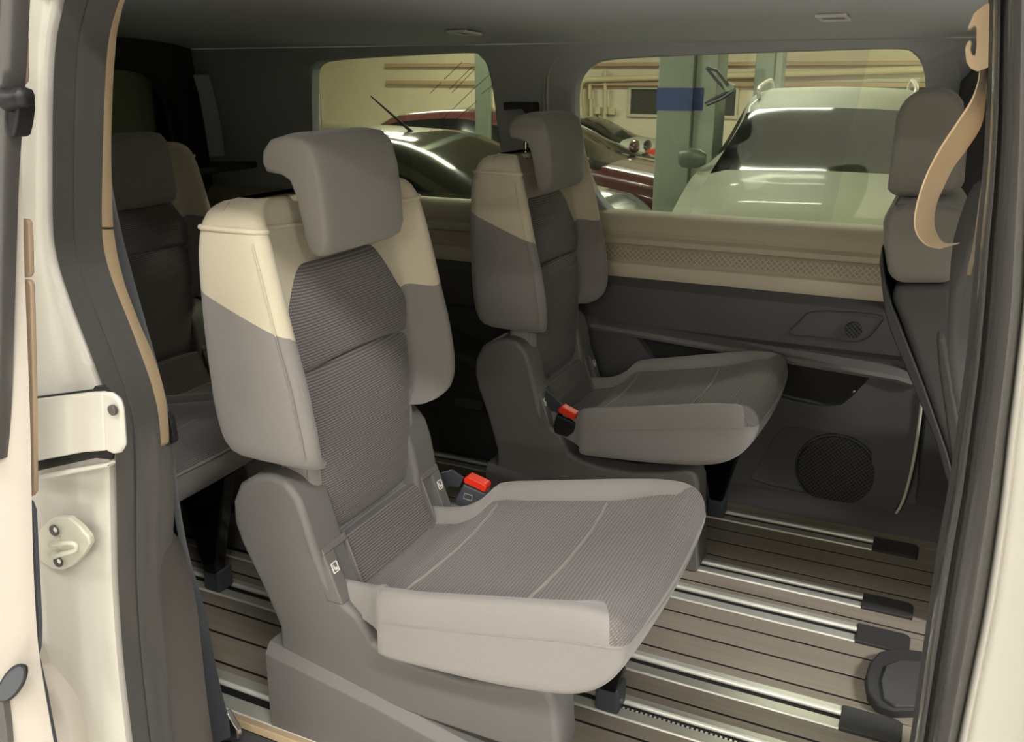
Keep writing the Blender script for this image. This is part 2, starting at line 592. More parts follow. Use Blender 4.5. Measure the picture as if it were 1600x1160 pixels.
# console foot on the floor near the front
px = [(1443, 1030), (1402, 1024), (1372, 1030), (1356, 1048), (1350, 1070), (1354, 1096), (1368, 1114), (1395, 1123), (1440, 1122)]
cf = empty('console_foot', atz(1400, 1070, 0))
tag(cf, 'black D-shaped plastic foot on the plank floor between the rail ends', 'floor bracket')
def to_local(o, root):
    o.parent = root
    o.matrix_parent_inverse = Matrix.Translation(-root.location)
    return o
o = slab('foot_plate', [atz(x, y, 0.0) + Vector((0, 0, -.003)) for x, y in px], (0, 0, .022), M_wall2, bevel=.006, seg=3); to_local(o, cf)
px2 = [(1440, 1036), (1405, 1034), (1384, 1042), (1376, 1066), (1380, 1094), (1398, 1106), (1440, 1106)]
o = slab('inner_pad', [atz(x, y, 0.02) + Vector((0, 0, -.004)) for x, y in px2], (0, 0, .008), M_wall, bevel=.003); to_local(o, cf)

# ---- left wall (far side): lower trim, belt, window panels
def ext_profile(name, prof, x0, x1, mat, parent=None, dzf=None, nx=14, back=None, angle=35):
    P = []
    for i in range(nx + 1):
        x = x0 + (x1 - x0) * i / nx
        row = [Vector((x, y, z + (dzf(x, z) if dzf else 0))) for y, z in prof]
        P.append(row)
    return grid_mesh(name, P, mat, parent, closed_j=bool(back), cap=bool(back), angle=angle)

wall_left = struct(ext_profile('wall_left', [(2.46, -.06), (2.225, -.06), (2.235, .0), (2.255, .03), (2.30, .06), (2.325, .25), (2.33, .425), (2.318, .44), (2.315, .525), (2.322, .545), (2.36, .568), (2.46, .57)],
                   X_REAR, X_FRONT, M_wall, back=True), 'dark plastic side trim of the van beyond the seats')
belt_prof = [(2.47, .735), (2.43, .735), (2.41, .725), (2.392, .705), (2.384, .688), (2.388, .676), (2.372, .668), (2.368, .655), (2.374, .652), (2.366, .648), (2.362, .612), (2.366, .606), (2.356, .602), (2.350, .575), (2.355, .562), (2.47, .56)]
struct(ext_profile('sill_belt', belt_prof, X_REAR, X_FRONT, M_sill, wall_left, back=True))
struct(ext_profile('textured_band', [(2.38, .647), (2.3615, .647), (2.358, .632), (2.3585, .614), (2.38, .614)], -1.15, .25, M_sillt, wall_left, back=True))

hole2 = [at(x, y, 2.42) for x, y in ((900, 160), (906, 125), (925, 103), (960, 93), (1100, 86), (1300, 79), (1405, 77), (1430, 86), (1443, 108), (1447, 150), (1446, 260), (1438, 340), (1415, 364), (1385, 366), (1200, 354), (1040, 346), (975, 342), (940, 320), (915, 275), (902, 210))]
hole1 = [at(x, y, 2.42) for x, y in ((492, 130), (500, 102), (530, 94), (620, 88), (735, 83), (757, 90), (768, 110), (776, 170), (784, 300), (776, 335), (745, 345), (600, 345), (510, 345), (492, 320), (488, 230))]
Yw = lambda z: 2.435 - max(0, (z - .72)) * .10
p2, g2 = hole_panel('window_surround', hole2, (-1.09, 0.10, .715, 1.180), M_pill, wall_left, .045, Yf=Yw)
p1, g1 = hole_panel('window_surround', hole1, (X_REAR, -1.09, .715, 1.180), M_pill, wall_left, .045, Yf=Yw)
box('front_wall_panel', (0.10, 2.40, .70), (.32, 2.44, 1.18), M_pill, wall_left, bevel=0)
def pane(name, pts, mat, parent=None):
    n = len(pts)
    v = [Vector(p) for p in pts] + [Vector(p) + Vector((0, .004, 0)) for p in pts]
    f = [tuple(range(n)), tuple(range(2 * n - 1, n - 1, -1))] + [(i, i + n, (i + 1) % n + n, (i + 1) % n) for i in range(n)]
    return mk(name, v, f, mat, parent, smooth=False)
win2 = struct(empty('window_2'), 'side window of the sliding door beyond the seats')
# split the pane of window 2 along a slanting line, a reflection put into the tint
ja, jb = at(1335, 190, 2.47), at(1292, 372, 2.47)
def side(p):
    return (jb.x - ja.x) * (p.z - ja.z) - (jb.z - ja.z) * (p.x - ja.x)
def clip(pts, sgn):
    out = []
    m = len(pts)
    for i in range(m):
        a, b = pts[i], pts[(i + 1) % m]
        sa, sb = side(a) * sgn, side(b) * sgn
        if sa >= 0: out.append(a)
        if sa * sb < 0:
            out.append(a.lerp(b, sa / (sa - sb)))
    return out
big = [p * 1 for p in g2]
pane('glass_pane', clip(big, -1), M_glass, win2)
pane('glass_pane', clip(big, 1), M_glass2, win2)
win1 = struct(empty('window_1'), 'rear quarter window of the van')
pane('glass_pane', g1, M_glass2, win1)
for a, b in (((670, 207), (745, 134)), ((742, 137), (777, 106)), ((690, 207), (745, 158)), ((752, 147), (777, 127)), ((702, 140), (738, 104)), ((706, 145), (742, 108)), ((672, 146), (690, 128)), ((694, 124), (722, 97))):
    tube('pane_line', [at(*a, 2.462), at(*b, 2.462)], .0009, M_line, win1, 5)  # thin dark diagonal lines across the quarter window pane
# mouldings round the windows
mp = smooth_path([at(x, y, 2.40) for x, y in ((853, 205), (850, 160), (851, 120), (858, 100), (872, 88), (900, 82), (1100, 74), (1300, 68), (1440, 66), (1480, 78), (1496, 105), (1502, 150), (1500, 260))], 6)
tube('window_moulding', mp, .006, M_pill, wall_left, 8)
tube('seal_piping', [p + Vector((.012, -.004, 0)) for p in mp[:34]], .0042, M_lightp, wall_left, 8)
# grab hook by the rear window
pslab('coat_hook', [(786, 160), (832, 160), (832, 180), (822, 180), (815, 170), (786, 172)], 2.36, .05, M_wall2, wall_left, .004)

# raised lower panel of the far sliding door with a pocket
pl_px = [(872, 500), (945, 512), (1200, 555), (1400, 590), (1428, 598), (1438, 610), (1436, 650), (1426, 720), (1410, 778), (1392, 808), (1372, 822), (1300, 808), (1130, 776), (900, 730), (872, 690)]
lower = pslab('lower_door_panel', pl_px, 2.275, .07, M_wall, wall_left, 0, angle=35)
cut = pslab('cutter', [(985, 527), (1060, 541), (1200, 567), (1352, 590), (1357, 597), (1330, 626), (1312, 640), (1285, 643), (1235, 633), (1120, 602), (1022, 582)], 2.24, .07, M_pock)
cut2 = pslab('cutter', [(1205, 690), (1220, 672), (1240, 669), (1358, 690), (1364, 698), (1360, 735), (1345, 765), (1318, 780), (1290, 782), (1200, 762), (1170, 752)], 2.262, .02, M_pock)
bool_cut(lower, [cut, cut2])
pslab('pocket_lining', [(978, 522), (1200, 562), (1358, 586), (1362, 598), (1334, 630), (1312, 646), (1285, 648), (1120, 610), (1010, 586)], 2.305, .012, M_pock, wall_left, 0)
disc('pocket_stud', at(1337, 612, 2.304), .006, (0, -1, 0), .008, M_chrome, wall_left, 12)
tube('edge_seal', smooth_path([at(x, y, 2.273) for x, y in ((1441, 612), (1437, 655), (1427, 722), (1412, 780), (1394, 810), (1373, 824))], 6), .0038, M_lightp, wall_left, 8)
# ledge on top of the lower panel
led = [at(x, y, 2.285) for x, y in ((872, 499), (945, 511), (1200, 555), (1400, 589), (1430, 598))]
P = [[p + Vector((0, -.02, -.008)), p + Vector((0, -.024, .0)), p + Vector((0, -.016, .008)), p + Vector((0, .05, .014)), p + Vector((0, .05, -.01))] for p in led]
grid_mesh('ledge', P, M_base, wall_left, closed_j=True, cap=True, angle=30)  # lighter plastic than the panel, a highlight line put into the colour
# speaker
sp = at(1306, 735, 2.284)
disc('speaker_grille', sp, .096, (0, -1, 0), .010, M_grill, wall_left, 48, bevel=.004)
v = [sp + Vector((math.cos(a) * .099, -.004, math.sin(a) * .099)) for a in [2 * math.pi * k / 48 for k in range(48)]]
tube('speaker_rim', v, .004, M_wall2, wall_left, 6, closed=True)
tw = smooth_path([at(x, y, 2.314) for x, y in ((1234, 522), (1250, 502), (1270, 487), (1330, 488), (1378, 494), (1374, 508), (1356, 528), (1330, 534), (1280, 527))], 5, closed=True)
tube('tweeter_panel_edge', tw, .0014, M_wall2, wall_left, 5, closed=True)
disc('tweeter_grille', at(1334, 515, 2.317), .021, (0, -1, 0), .008, M_grill, wall_left, 28, bevel=.002)
# wheel arch box behind the far seat
wa = empty('wheel_arch', parent=wall_left)
slab('arch_cover', [(-2.1, 2.34, 0), (-2.0, 2.34, .30), (-1.86, 2.34, .36), (-1.3, 2.34, .36), (-1.12, 2.34, .30), (-1.04, 2.34, 0)], (0, -.16, 0), M_wall2, wa, bevel=.02)
slab('arch_handle', [(-1.22, 2.18, .17), (-1.12, 2.18, .17), (-1.12, 2.18, .20), (-1.22, 2.18, .20)], (0, -.02, 0), M_dark, wa, bevel=.005)
bpill = struct(pslab('trim_3', [(1446, 600), (1462, 420), (1500, 130), (1560, 60), (1620, 860), (1470, 858), (1410, 840), (1432, 760)], 2.30, .10, M_wall2, bevel=.01), 'dark pillar trim behind the driver seat')

# ---- rear: tailgate with window
wall_rear = struct(empty('wall_rear'), 'dark tailgate with its rear window')
hole_t = [Vector((X_REAR + .02, y, z)) for y, z in ((1.0, .80), (1.0, 1.03), (1.08, 1.09), (1.3, 1.12), (1.7, 1.125), (2.1, 1.115), (2.22, 1.09), (2.28, 1.02), (2.305, .86), (2.29, .80), (2.1, .78), (1.6, .77), (1.2, .78))]
hs = smooth_path(hole_t, 6, closed=True)
cy = sum(p.y for p in hs) / len(hs); cz = sum(p.z for p in hs) / len(hs)
outer = []
for p in hs:
    dy, dz = p.y - cy, p.z - cz
    t = min((2.46 - cy) / dy if dy > 1e-6 else ((.78 - cy) / dy if dy < -1e-6 else 1e9), (1.26 - cz) / dz if dz > 1e-6 else ((-.05 - cz) / dz if dz < -1e-6 else 1e9))
    outer.append(Vector((X_REAR, cy + dy * t, cz + dz * t)))
for c in ((2.46, 1.26), (2.46, -.05), (.78, 1.26), (.78, -.05)):
    k = min(range(len(outer)), key=lambda i: (outer[i].y - c[0]) ** 2 + (outer[i].z - c[1]) ** 2)
    outer[k] = Vector((X_REAR, c[0], c[1]))
rows = [outer, [p * 1 for p in hs], [p + Vector((-.05, 0, 0)) for p in hs]]
grid_mesh('tailgate_trim', rows, M_wall2, wall_rear, closed_j=True, angle=30)
struct(slab('window_3', [p + Vector((-.045, 0, 0)) for p in hs], (-.004, 0, 0), M_glass3, bevel=0), 'tinted rear window in the tailgate')
pil = [at(x, y, 2.36) for x, y in ((310, 105), (322, 125), (330, 160), (336, 200), (342, 246))]
ribbon('tailgate_pillar_trim', [(-2.23, 2.30, 1.10), (-2.235, 2.325, 1.02), (-2.24, 2.34, .93), (-2.24, 2.345, .84)], [(-2.215, 2.335, 1.10), (-2.215, 2.355, 1.02), (-2.215, 2.368, .93), (-2.215, 2.372, .84)], ((0, 0), (.5, .004), (1, 0)), M_pill, wall_rear, back=.02)
slab('parcel_shelf', [(X_REAR, .85, .80), (X_REAR, 2.36, .80), (-2.05, 2.36, .81), (-2.05, .85, .81)], (0, 0, .02), M_black, wall_rear, bevel=.004)

def run(px, Y, foot):
    """edge traced down the frame, then carried on to its foot at the sill"""
    p = [at(x, y, Y) for x, y in px]
    e, f_ = p[-1], Vector(foot)
    return p + [e.lerp(f_, .35), e.lerp(f_, .7), f_]

# ---- near side of the body: C-pillar jamb, seals, trims, B-pillar
wall_right = struct(empty('wall_right'), 'door side of the van body')
box('rear_side_wall', (X_REAR, .70, -.05), (-1.02, .76, 1.19), M_wall2, wall_right, bevel=0)
box('front_side_wall', (.09, .70, -.05), (X_FRONT, .76, .72), M_wall2, wall_right, bevel=0)
box('pillar_core', (.09, .70, .72), (.20, .76, 1.21), M_wall2, wall_right, bevel=0)
box('pillar_skin', (.115, .63, .72), (.22, .70, 1.21), M_paint, wall_right, bevel=.01)
box('outer_panel', (.115, .63, -.42), (X_FRONT, .70, .72), M_paint, wall_right, bevel=.01)
box('outer_panel', (X_REAR, .63, -.42), (-1.16, .70, 1.20), M_paint, wall_right, bevel=.01)
box('outer_sill', (-1.16, .63, -.42), (.15, .70, -.05), M_paint, wall_right, bevel=.01)
box('cant_rail', (X_REAR, .64, 1.205), (X_FRONT, .78, 1.255), M_paint, wall_right, bevel=.01)

SL = [(126, -40), (120, 0), (106, 70), (101, 150), (100, 240), (100, 350), (107, 400), (122, 450), (141, 505), (162, 560), (180, 610), (191, 655), (194, 710), (195, 800), (197, 900), (204, 1010), (212, 1090), (224, 1200)]
SR = [(190, -40), (172, 0), (156, 60), (150, 140), (147, 240), (146, 350), (151, 400), (166, 450), (188, 505), (209, 560), (226, 610), (236, 655), (240, 710), (240, 800), (240, 900), (246, 1010), (254, 1090), (266, 1200)]
seal = struct(ribbon('trim_4', run(SL, .70, (-.94, .70, -.03)), run(SR, .735, (-.905, .735, -.03)),
             ((0, -.004), (.04, .006), (.13, .018), (.30, .026), (.43, .018), (.51, .004), (.57, -.004), (.62, .004), (.69, .014), (.78, .014), (.86, .003), (.92, -.004), (1, -.004)), M_rubber, per=5), 'black rubber door seal down the left side of the opening')
TL = SR
TR = [(205, -40), (181, 0), (170, 45), (164, 120), (161, 230), (164, 350), (171, 400), (184, 450), (205, 505), (229, 560), (245, 610), (252, 655), (254, 700)]
trim_b = struct(empty('trim_5'), 'beige pillar trim beside the left door seal')
def cut_y(lst, y0, y1):
    out = []
    for (xa, ya), (xb, yb) in zip(lst[:-1], lst[1:]):
        for k in range(4):
            t = k / 4
            y = ya + (yb - ya) * t
            if y0 <= y <= y1: out.append((xa + (xb - xa) * t, y))
    return out
def xat(lst, y):
    for (xa, ya), (xb, yb) in zip(lst[:-1], lst[1:]):
        if ya <= y <= yb: return xa + (xb - xa) * (y - ya) / (yb - ya)
    return lst[-1][0]
for y0, y1, yend in ((-30, 357, 0), (361, 690, 1)):
    yy = [y0 + (y1 - y0) * k / 14 for k in range(15)]
    Lp = [at(xat(SR, y) - 3, y, .745) for y in yy]
    Rp = [at(xat(TR, y), y, .80) for y in yy]
    if yend:
        yy += [697, 701]
        Lp += [at(xat(SR, 697) - 1, 697, .745), at(xat(SR, 700) - 1, 702, .745)]
        Rp += [at(252, 697, .80), at(246, 702, .79)]
    ribbon('pillar_trim_piece', Lp, Rp, ((0, 0), (.1, .004), (.5, .009), (.9, .008), (1, 0)), M_beige, trim_b, per=2)
yy = [702, 740, 800, 850, 890, 905]
struct(ribbon('trim_6', [at(xat(SR, y) - 3, y, .75) for y in yy], [at(x, y, .82) for x, y in ((256, 702), (261, 740), (262, 800), (260, 850), (253, 890), (246, 905))], ((0, 0), (.3, .006), (.85, .006), (1, 0)), M_base, per=3), 'grey lower pillar cover beside the left door seal')
yy = [830, 870, 950, 1020, 1090, 1150, 1200]
struct(ribbon('trim_7', [at(xat(SR, y) - 3, y, .76) for y in yy], [at(x, y, .86) for x, y in ((258, 830), (280, 870), (298, 950), (306, 1020), (314, 1090), (322, 1150), (330, 1200))], ((0, .004), (.05, .01), (.12, .004), (.5, .004), (.9, 0), (1, -.01)), M_base2, per=3), 'grey lower side panel inside the left of the door opening')
# body jamb (white)
JL = [(10, -40), (10, 0), (10, 70), (10, 150), (8, 240), (8, 350), (12, 400), (16, 450), (20, 505), (24, 560), (28, 610), (30, 655), (32, 710), (34, 800), (36, 900), (40, 1010), (44, 1090), (48, 1200)]
jamb = ribbon('door_jamb', run(JL, .66, (-1.10, .66, -.06)), run([(x + 6, y) for x, y in SL], .71, (-.935, .71, -.06)), ((0, .01), (.1, .012), (.3, .006), (.55, .006), (.72, .012), (.85, .02), (.95, .02), (1, .0)), M_paint, wall_right, per=5, back=.03)
# lower sculpted swage of the jamb
ribbon('jamb_swage', [at(x, y, .655) for x, y in ((57, 1000), (72, 1060), (86, 1110), (100, 1200))], [at(x, y, .665) for x, y in ((58, 1000), (90, 1060), (112, 1110), (126, 1200))], ((0, .0), (.2, .008), (.8, .008), (1, 0)), M_doorp, wall_right, per=5, back=.02)
# hinge arm
arm = empty('hinge_arm', parent=wall_right)
pslab('arm_slot', [(46, 622), (145, 609), (148, 604), (160, 603), (168, 612), (178, 700), (174, 719), (150, 716), (50, 738)], .656, .004, M_pock, arm, 0)
pslab('arm_plate', [(44, 626), (140, 614), (160, 613), (164, 706), (130, 708), (46, 724)], .645, .008, M_paint, arm, .003)
pslab('arm_tab', [(158, 613), (172, 615), (184, 624), (189, 640), (193, 698), (186, 709), (176, 711), (163, 705)], .646, .008, M_paint, arm, .004)
disc('arm_bolt', at(179, 640, .645), .0062, (0, -1, 0), .005, M_dark, arm, 16, bevel=.0015)
pslab('arm_lip', [(52, 745), (100, 735), (168, 724), (170, 731), (100, 744), (54, 754)], .645, .012, M_paint, wall_right, .003)
# striker
stk = empty('striker', parent=wall_right)
pslab('striker_plate', [(52, 838), (73, 815), (84, 809), (106, 809), (122, 822), (138, 840), (140, 852), (130, 868), (112, 886), (96, 892), (82, 891), (56, 874)], .660, .010, M_strk, stk, .003)
for x, y in ((87, 828), (93, 877)):
    disc('bolt', at(x, y, .660), .0074, (0, -1, 0), .004, M_dark, stk, 18, bevel=.0012)
    disc('bolt_socket', at(x, y, .656), .0035, (0, -1, 0), .001, M_chrome, stk, 6)
lp = smooth_path([at(x, y, .657) + Vector((0, dy, 0)) for x, y, dy in ((90, 845, .004), (94, 844, -.014), (116, 840, -.016), (132, 842, -.014), (131, 853, -.012), (112, 858, -.014), (96, 862, -.014), (92, 860, .004))], 4)
tube('striker_loop', lp, .0032, M_strk, stk, 8)

# B-pillar on the right
BL = [(1554, -40), (1553, 0), (1551, 100), (1548, 200), (1542, 290), (1533, 380), (1526, 470), (1517, 570), (1504, 670), (1490, 770), (1474, 860), (1460, 950), (1447, 1040), (1436, 1120), (1424, 1200)]
BR = [(1612, -40), (1611, 0), (1610, 100), (1609, 200), (1607, 290), (1604, 380), (1600, 470), (1589, 570), (1577, 670), (1566, 770), (1554, 860), (1540, 950), (1522, 1040), (1506, 1120), (1490, 1200)]
struct(ribbon('trim_8', run(BL, .735, (.045, .735, -.03)), run(BR, .70, (.075, .70, -.03)),
       ((0, -.006), (.03, .002), (.09, .012), (.17, .012), (.23, .000), (.28, .000), (.36, .013), (.52, .025), (.70, .025), (.86, .013), (.95, .002), (1, -.006)), M_rubber, per=5), 'black rubber door seal down the right side of the opening')
BW = [(x + 150, y) for x, y in BR]
struct(ribbon('trim_9', run([(x - 2, y) for x, y in BR], .705, (.073, .705, -.06)), run(BW, .66, (.14, .66, -.06)), ((0, .004), (.03, .014), (.07, .014), (.11, .006), (.3, .006), (1, .012)), M_paint, per=5, back=.03), 'cream white door pillar at the right edge')
struct(ribbon('trim_10', run([(x - 7, y) for x, y in BL], .80, (.045, .80, -.03)), run([(x + 10, y) for x, y in BL], .76, (.055, .76, -.03)), ((0, 0), (.3, .006), (1, .004)), M_wall2, per=4, back=.03), 'dark pillar lining behind the right door seal')

# ---- open sliding door at the far left
door = struct(empty('door_1'), 'open sliding door at the left edge')
DR = [(20, -40), (20, 0), (22, 120), (25, 215), (30, 300), (32, 400), (36, 500), (40, 600), (43, 700), (45, 800), (48, 900), (54, 1000), (62, 1060), (74, 1130), (90, 1220)]
ribbon('door_edge', [at(x - 90, y, .575) for x, y in DR], [at(x, y, .60) for x, y in DR], ((0, .0), (.5, .004), (.9, .004), (1, -.004)), M_doorp, door, per=4, back=.004)
DS = [(30, -40), (28, 0), (25, 70), (21, 140), (17, 200), (12, 290), (9, 400), (6, 500), (3, 620), (-2, 720)]
ribbon('door_seal', [at(x - 40, y, .568) for x, y in DS], [at(x, y, .578) for x, y in DS], ((0, 0), (.2, .008), (.45, .010), (.55, .003), (.62, .003), (.75, .010), (.9, .008), (1, -.004)), M_rubber, door, per=4)
DS2 = [(1, 1080), (4, 1110), (8, 1140), (14, 1200)]
ribbon('door_seal', [at(x - 40, y, .566) for x, y in DS2], [at(x, y, .572) for x, y in DS2], ((0, 0), (.5, .008), (1, -.002)), M_rubber, door, per=3)
for pts in ([(22, 2), (29, 5), (34, 25), (37, 44), (34, 50), (22, 50)], [(22, 52), (34, 52), (38, 58), (38, 128), (34, 132), (22, 132)],
            [(26, 342), (41, 343), (45, 350), (47, 428), (44, 434), (30, 435)], [(30, 437), (44, 438), (48, 446), (52, 600), (54, 770), (50, 776), (42, 779), (38, 600)]):
    pslab('door_trim_edge', pts, .612, .006, M_tan, door, .002)
pslab('door_gap_strip', [(40, 784), (46, 784), (52, 800), (56, 880), (61, 980), (60, 1015), (55, 1030), (48, 1000), (44, 900)], .615, .006, M_slate, door, .002)
pslab('door_gap_strip', [(54, 1034), (58, 1032), (70, 1085), (88, 1180), (75, 1180), (60, 1090)], .615, .006, M_slate, door, .002)
pl = [at(25 + 19 * math.cos(a) + 9 * math.sin(a), 1064 - 27 * math.sin(a) - 6 * math.cos(a), .575) for a in [2 * math.pi * k / 28 for k in range(28)]]
slab('door_plug', pl, (0, -.008, 0), M_slate, door, bevel=.003)
tube('plug_rim', [p + Vector((0, -.005, 0)) for p in pl], .0022, M_black, door, 6, closed=True)
kn = smooth_path([at(x, y, .57) for x, y in ((12, 156), (25, 154), (36, 152), (44, 153))], 4)
tube('door_buffer', kn, [.011, .010, .0095, .009, .0088, .0085, .0085, .0085, .0088, .009, .0085, .007, .004], M_black, door, 12)
pslab('buffer_plate', [(8, 140), (22, 138), (26, 150), (27, 172), (24, 195), (20, 214), (12, 216)], .572, .02, M_black, door, .003)

# small lamps in the headliner
for (x, y, zc, lab) in ((725, 50, 1.2035, 'small pale rectangular reading lamp in the headliner above the middle seat row'), (1302, 26, 1.211, 'small pale rectangular reading lamp in the headliner above the side window')):
    c = atz(x, y, zc)
    r = empty('ceiling_lamp', c)
    tag(r, lab, 'lamp', 'reading lamps in the headliner')
    sl = (ceil_z(c.y + .01) - ceil_z(c.y - .01)) / .02
    zz = lambda yy: yy * sl
    hw, hd = .026, .042
    for a, b in (((-hw, -hd), (hw, -hd)), ((-hw, hd), (hw, hd)), ((-hw, -hd), (-hw, hd)), ((hw, -hd), (hw, hd))):
        tube('lamp_frame', [(a[0], a[1], zz(a[1]) - .002), (b[0], b[1], zz(b[1]) - .002)], .0042, M_white_print, r, 6)
    slab('lamp_lens', [(-hw, -hd, zz(-hd)), (hw, -hd, zz(-hd)), (hw, hd, zz(hd)), (-hw, hd, zz(hd))], (0, 0, -.002), M_pill, r, bevel=0)

# ================================================================== PASSENGER SEATS
X0 = -0.65
def lx(X):
    return X - X0

def make_seat():
    root = empty('passenger_seat', (X0, 0, 0))
    # ---------- cushion
    ST = [-.80, -.73, -.695, -.675, -.60, -.50, -.42, -.37, -.340, -.318, -.303, -.294, -.2905]
    W = [.150, .160, .175, .215, .223, .225, .226, .226, .226, .224, .220, .212, .200]
    ZB = [.29, .275, .265, .262, .268, .276, .287, .298, .312, .330, .350, .372, .386]
    ZL = [.280, .282, .298, .325, .345, .365, .382, .392, .396, .398, .398, .396, .394]
    ZT = [.325, .335, .352, .372, .389, .411, .428, .437, .439, .436, .427, .413, .400]
    def front(X):
        q = min(max((X + .45) / .13, 0), 1)
        return q * q * (3 - 2 * q)
    def depth(X):
        return .025 * (1 - front(X)) + .005 * front(X)
    def half(w, zb, zl, zt, q, d):
        bolster = [(-w * 1.005, zl + .012), (-w * .99, zt - .010), (-w * .955, zt + .004), (-w * .88, zt + .002), (-w * .805, zt + .002 - d), (-w * .745, zt - d), (-w * .45, zt - d), (0, zt - d - .001)]
        mixd = bolster
        hb = max(zl - zb, .004)
        return [(0, zb), (-w * .55, zb), (-w * .90, zb), (-w, zb + .10 * hb), (-w, zb + .4 * hb), (-w, zl - .05 * hb)] + mixd
    def ring(X):
        w, zb, zl, zt = (interp(X, ST, A) for A in (W, ZB, ZL, ZT))
        h = half(w, zb, zl, zt, front(X), depth(X))
        full = h + [(-v, z) for v, z in h[-2:0:-1]]
        return chaikin(full, 2)
    xs = []
    for a, b in zip(ST[:-1], ST[1:]):
        k = max(3, int((b - a) / .010))
        xs += [a + (b - a) * i / k for i in range(k)]
    xs.append(ST[-1])
    # the front edge bows forward a little in plan
    bow = lambda X, v: .012 * front(X) * (1 - (v / .225) ** 2)
    P = [[Vector((lx(X) + bow(X, v), v, z)) for v, z in ring(X)] for X in xs]
    last = P[-1]
    cz = sum(p.z for p in last) / len(last)
    P.append([Vector((p.x + .0015, p.y * .9, cz + (p.z - cz) * .5)) for p in last])
    nj = len(P[0])
    xs_all = xs + [ST[-1]]
    # the woven cloth lies between two long seams that swing out to the corners at the front
    def inside(i_, p):
        X = xs_all[i_]
        k = min(max((X + .338) / .036, 0), 1)
        lim = min(.176, interp(X, ST, W) * .80) * (1 - k) + .236 * k
        return min(p.z - (interp(X, ST, ZL) + .004), (lim - abs(p.y)) * .6)
    G = [[inside(i_, p) for p in r_] for i_, r_ in enumerate(P)]
    parts = {0: ([], []), 1: ([], [])}
    seam = []
    def put(which, poly):
        vv, ff = parts[which]
        ff.append(tuple(range(len(vv), len(vv) + len(poly))))
        vv.extend(poly)
    for i_ in range(len(P) - 1):
        for j_ in range(nj):
            jn = (j_ + 1) % nj
            q4 = [(P[a_][b_], G[a_][b_]) for a_, b_ in ((i_, j_), (i_, jn), (i_ + 1, jn), (i_ + 1, j_))]
            for which, sg in ((1, 1), (0, -1)):
                out = []
                for k_ in range(4):
                    (pa, ga), (pb, gb) = q4[k_], q4[(k_ + 1) % 4]
                    ga *= sg; gb *= sg
                    if ga >= 0: out.append(pa)
                    if ga * gb < 0: out.append(pa.lerp(pb, ga / (ga - gb)))
                if len(out) >= 3: put(which, out)
    put(0, list(reversed(P[0])))
    put(0, list(P[-1]))
    def sub(name, which, mat, parent):
        vv, ff = parts[which]
        key, nv, mp_ = {}, [], []
        for p in vv:
            kk = (round(p.x, 6), round(p.y, 6), round(p.z, 6))
            if kk not in key:
                key[kk] = len(nv); nv.append(p)
            mp_.append(key[kk])
        nf = []
        for f_ in ff:
            t_ = []
            for q_ in f_:
                if not t_ or mp_[q_] != t_[-1]: t_.append(mp_[q_])
            if len(t_) > 1 and t_[0] == t_[-1]: t_.pop()
            if len(set(t_)) >= 3: nf.append(tuple(t_))
        return mk(name, nv, nf, mat, parent, angle=75)
    cush = sub('cushion', 0, M_grey, root)
    sub('woven_insert', 1, M_wovx, cush)
    def topz(X):
        return interp(X, ST, ZT) - depth(X)
    for xs0, hw_ in ((-.660, .160), (-.452, .166)):
        pts = []
        for j_ in range(17):
            t = -1 + 2 * j_ / 16
            X = xs0 + .014 * (1 - t * t)
            pts.append(Vector((lx(X), t * hw_, topz(X) + .0004)))
        tube('seam_piping', pts, .0026, M_pipe, cush, 6)
    for s in (-1, 1):
        pts = [Vector((lx(X), s * interp(X, ST, W) * 1.003, interp(X, ST, ZL) + .001)) for X in xs if -.67 < X < -.292]
        tube('side_seam', pts, .0012, M_grey, cush, 5)
    # ---------- backrest wings
    SZ = [.532, .538, .555, .585, .65, .75, .85, .895, .92, .936, .942]
    BW = [.165, .190, .214, .224, .227, .227, .225, .222, .214, .195, .165]
    XR = [-.925, -.94, -.951, -.958, -.964, -.966, -.964, -.957, -.948, -.935, -.92]
    XB = [-.800, -.785, -.772, -.768, -.775, -.797, -.820, -.832, -.842, -.855, -.87]
    XC = [-.835, -.832, -.829, -.829, -.836, -.848, -.866, -.876, -.880, -.884, -.89]
    def bhalf(w, xr, xb, xc):
        return [(xr, 0), (xr, w * .5), (xr + .002, w * .86), (xr + .02, w * .985), (xr + .05, w), (xb - .05, w), (xb - .012, w * .985), (xb, w * .93), (xb - .002, w * .86), (xc + .006, w * .775), (xc - .004, w * .72), (xc - .004, w * .4), (xc - .004, 0)]
    def bring(z):
        w, xr, xb, xc = (interp(z, SZ, A) for A in (BW, XR, XB, XC))
        h = bhalf(w, xr, xb, xc)
        full = h + [(x, -v) for x, v in h[-2:0:-1]]
        pts = chaikin(full, 2)
        k = min(max((z - .80) / .13, 0), 1)
        k = k * k * (3 - 2 * k)
        return [Vector((lx(x), v, z - .018 * k * max(0, 1 - (v / .225) ** 2))) for x, v in pts]
    zs = []
    for a, b in zip(SZ[:-1], SZ[1:]):
        k = max(2, int((b - a) / .012))
        zs += [a + (b - a) * i / k for i in range(k)]
    zs.append(SZ[-1])
    P = [bring(z) for z in zs]
    back = grid_mesh('backrest', P, M_shell, root, closed_j=True, cap=True, angle=70)
    # piping below the top pad and along the bolster edges
    r = bring(.898)
    ctr = Vector((lx(-.90), 0, 0))
    pts = [p + Vector((p.x - ctr.x, p.y, 0)).normalized() * .0015 for p in r]
    tube('top_piping', pts, .0038, M_cream, back, 6, closed=True)
    for s in (-1, 1):
        pts = [Vector((lx(interp(z, SZ, XB) - .014), s * (interp(z, SZ, BW) * .988), z)) for z in zs if .56 < z < .89]
        tube('edge_seam', pts, .0014, M_shell, back, 5)
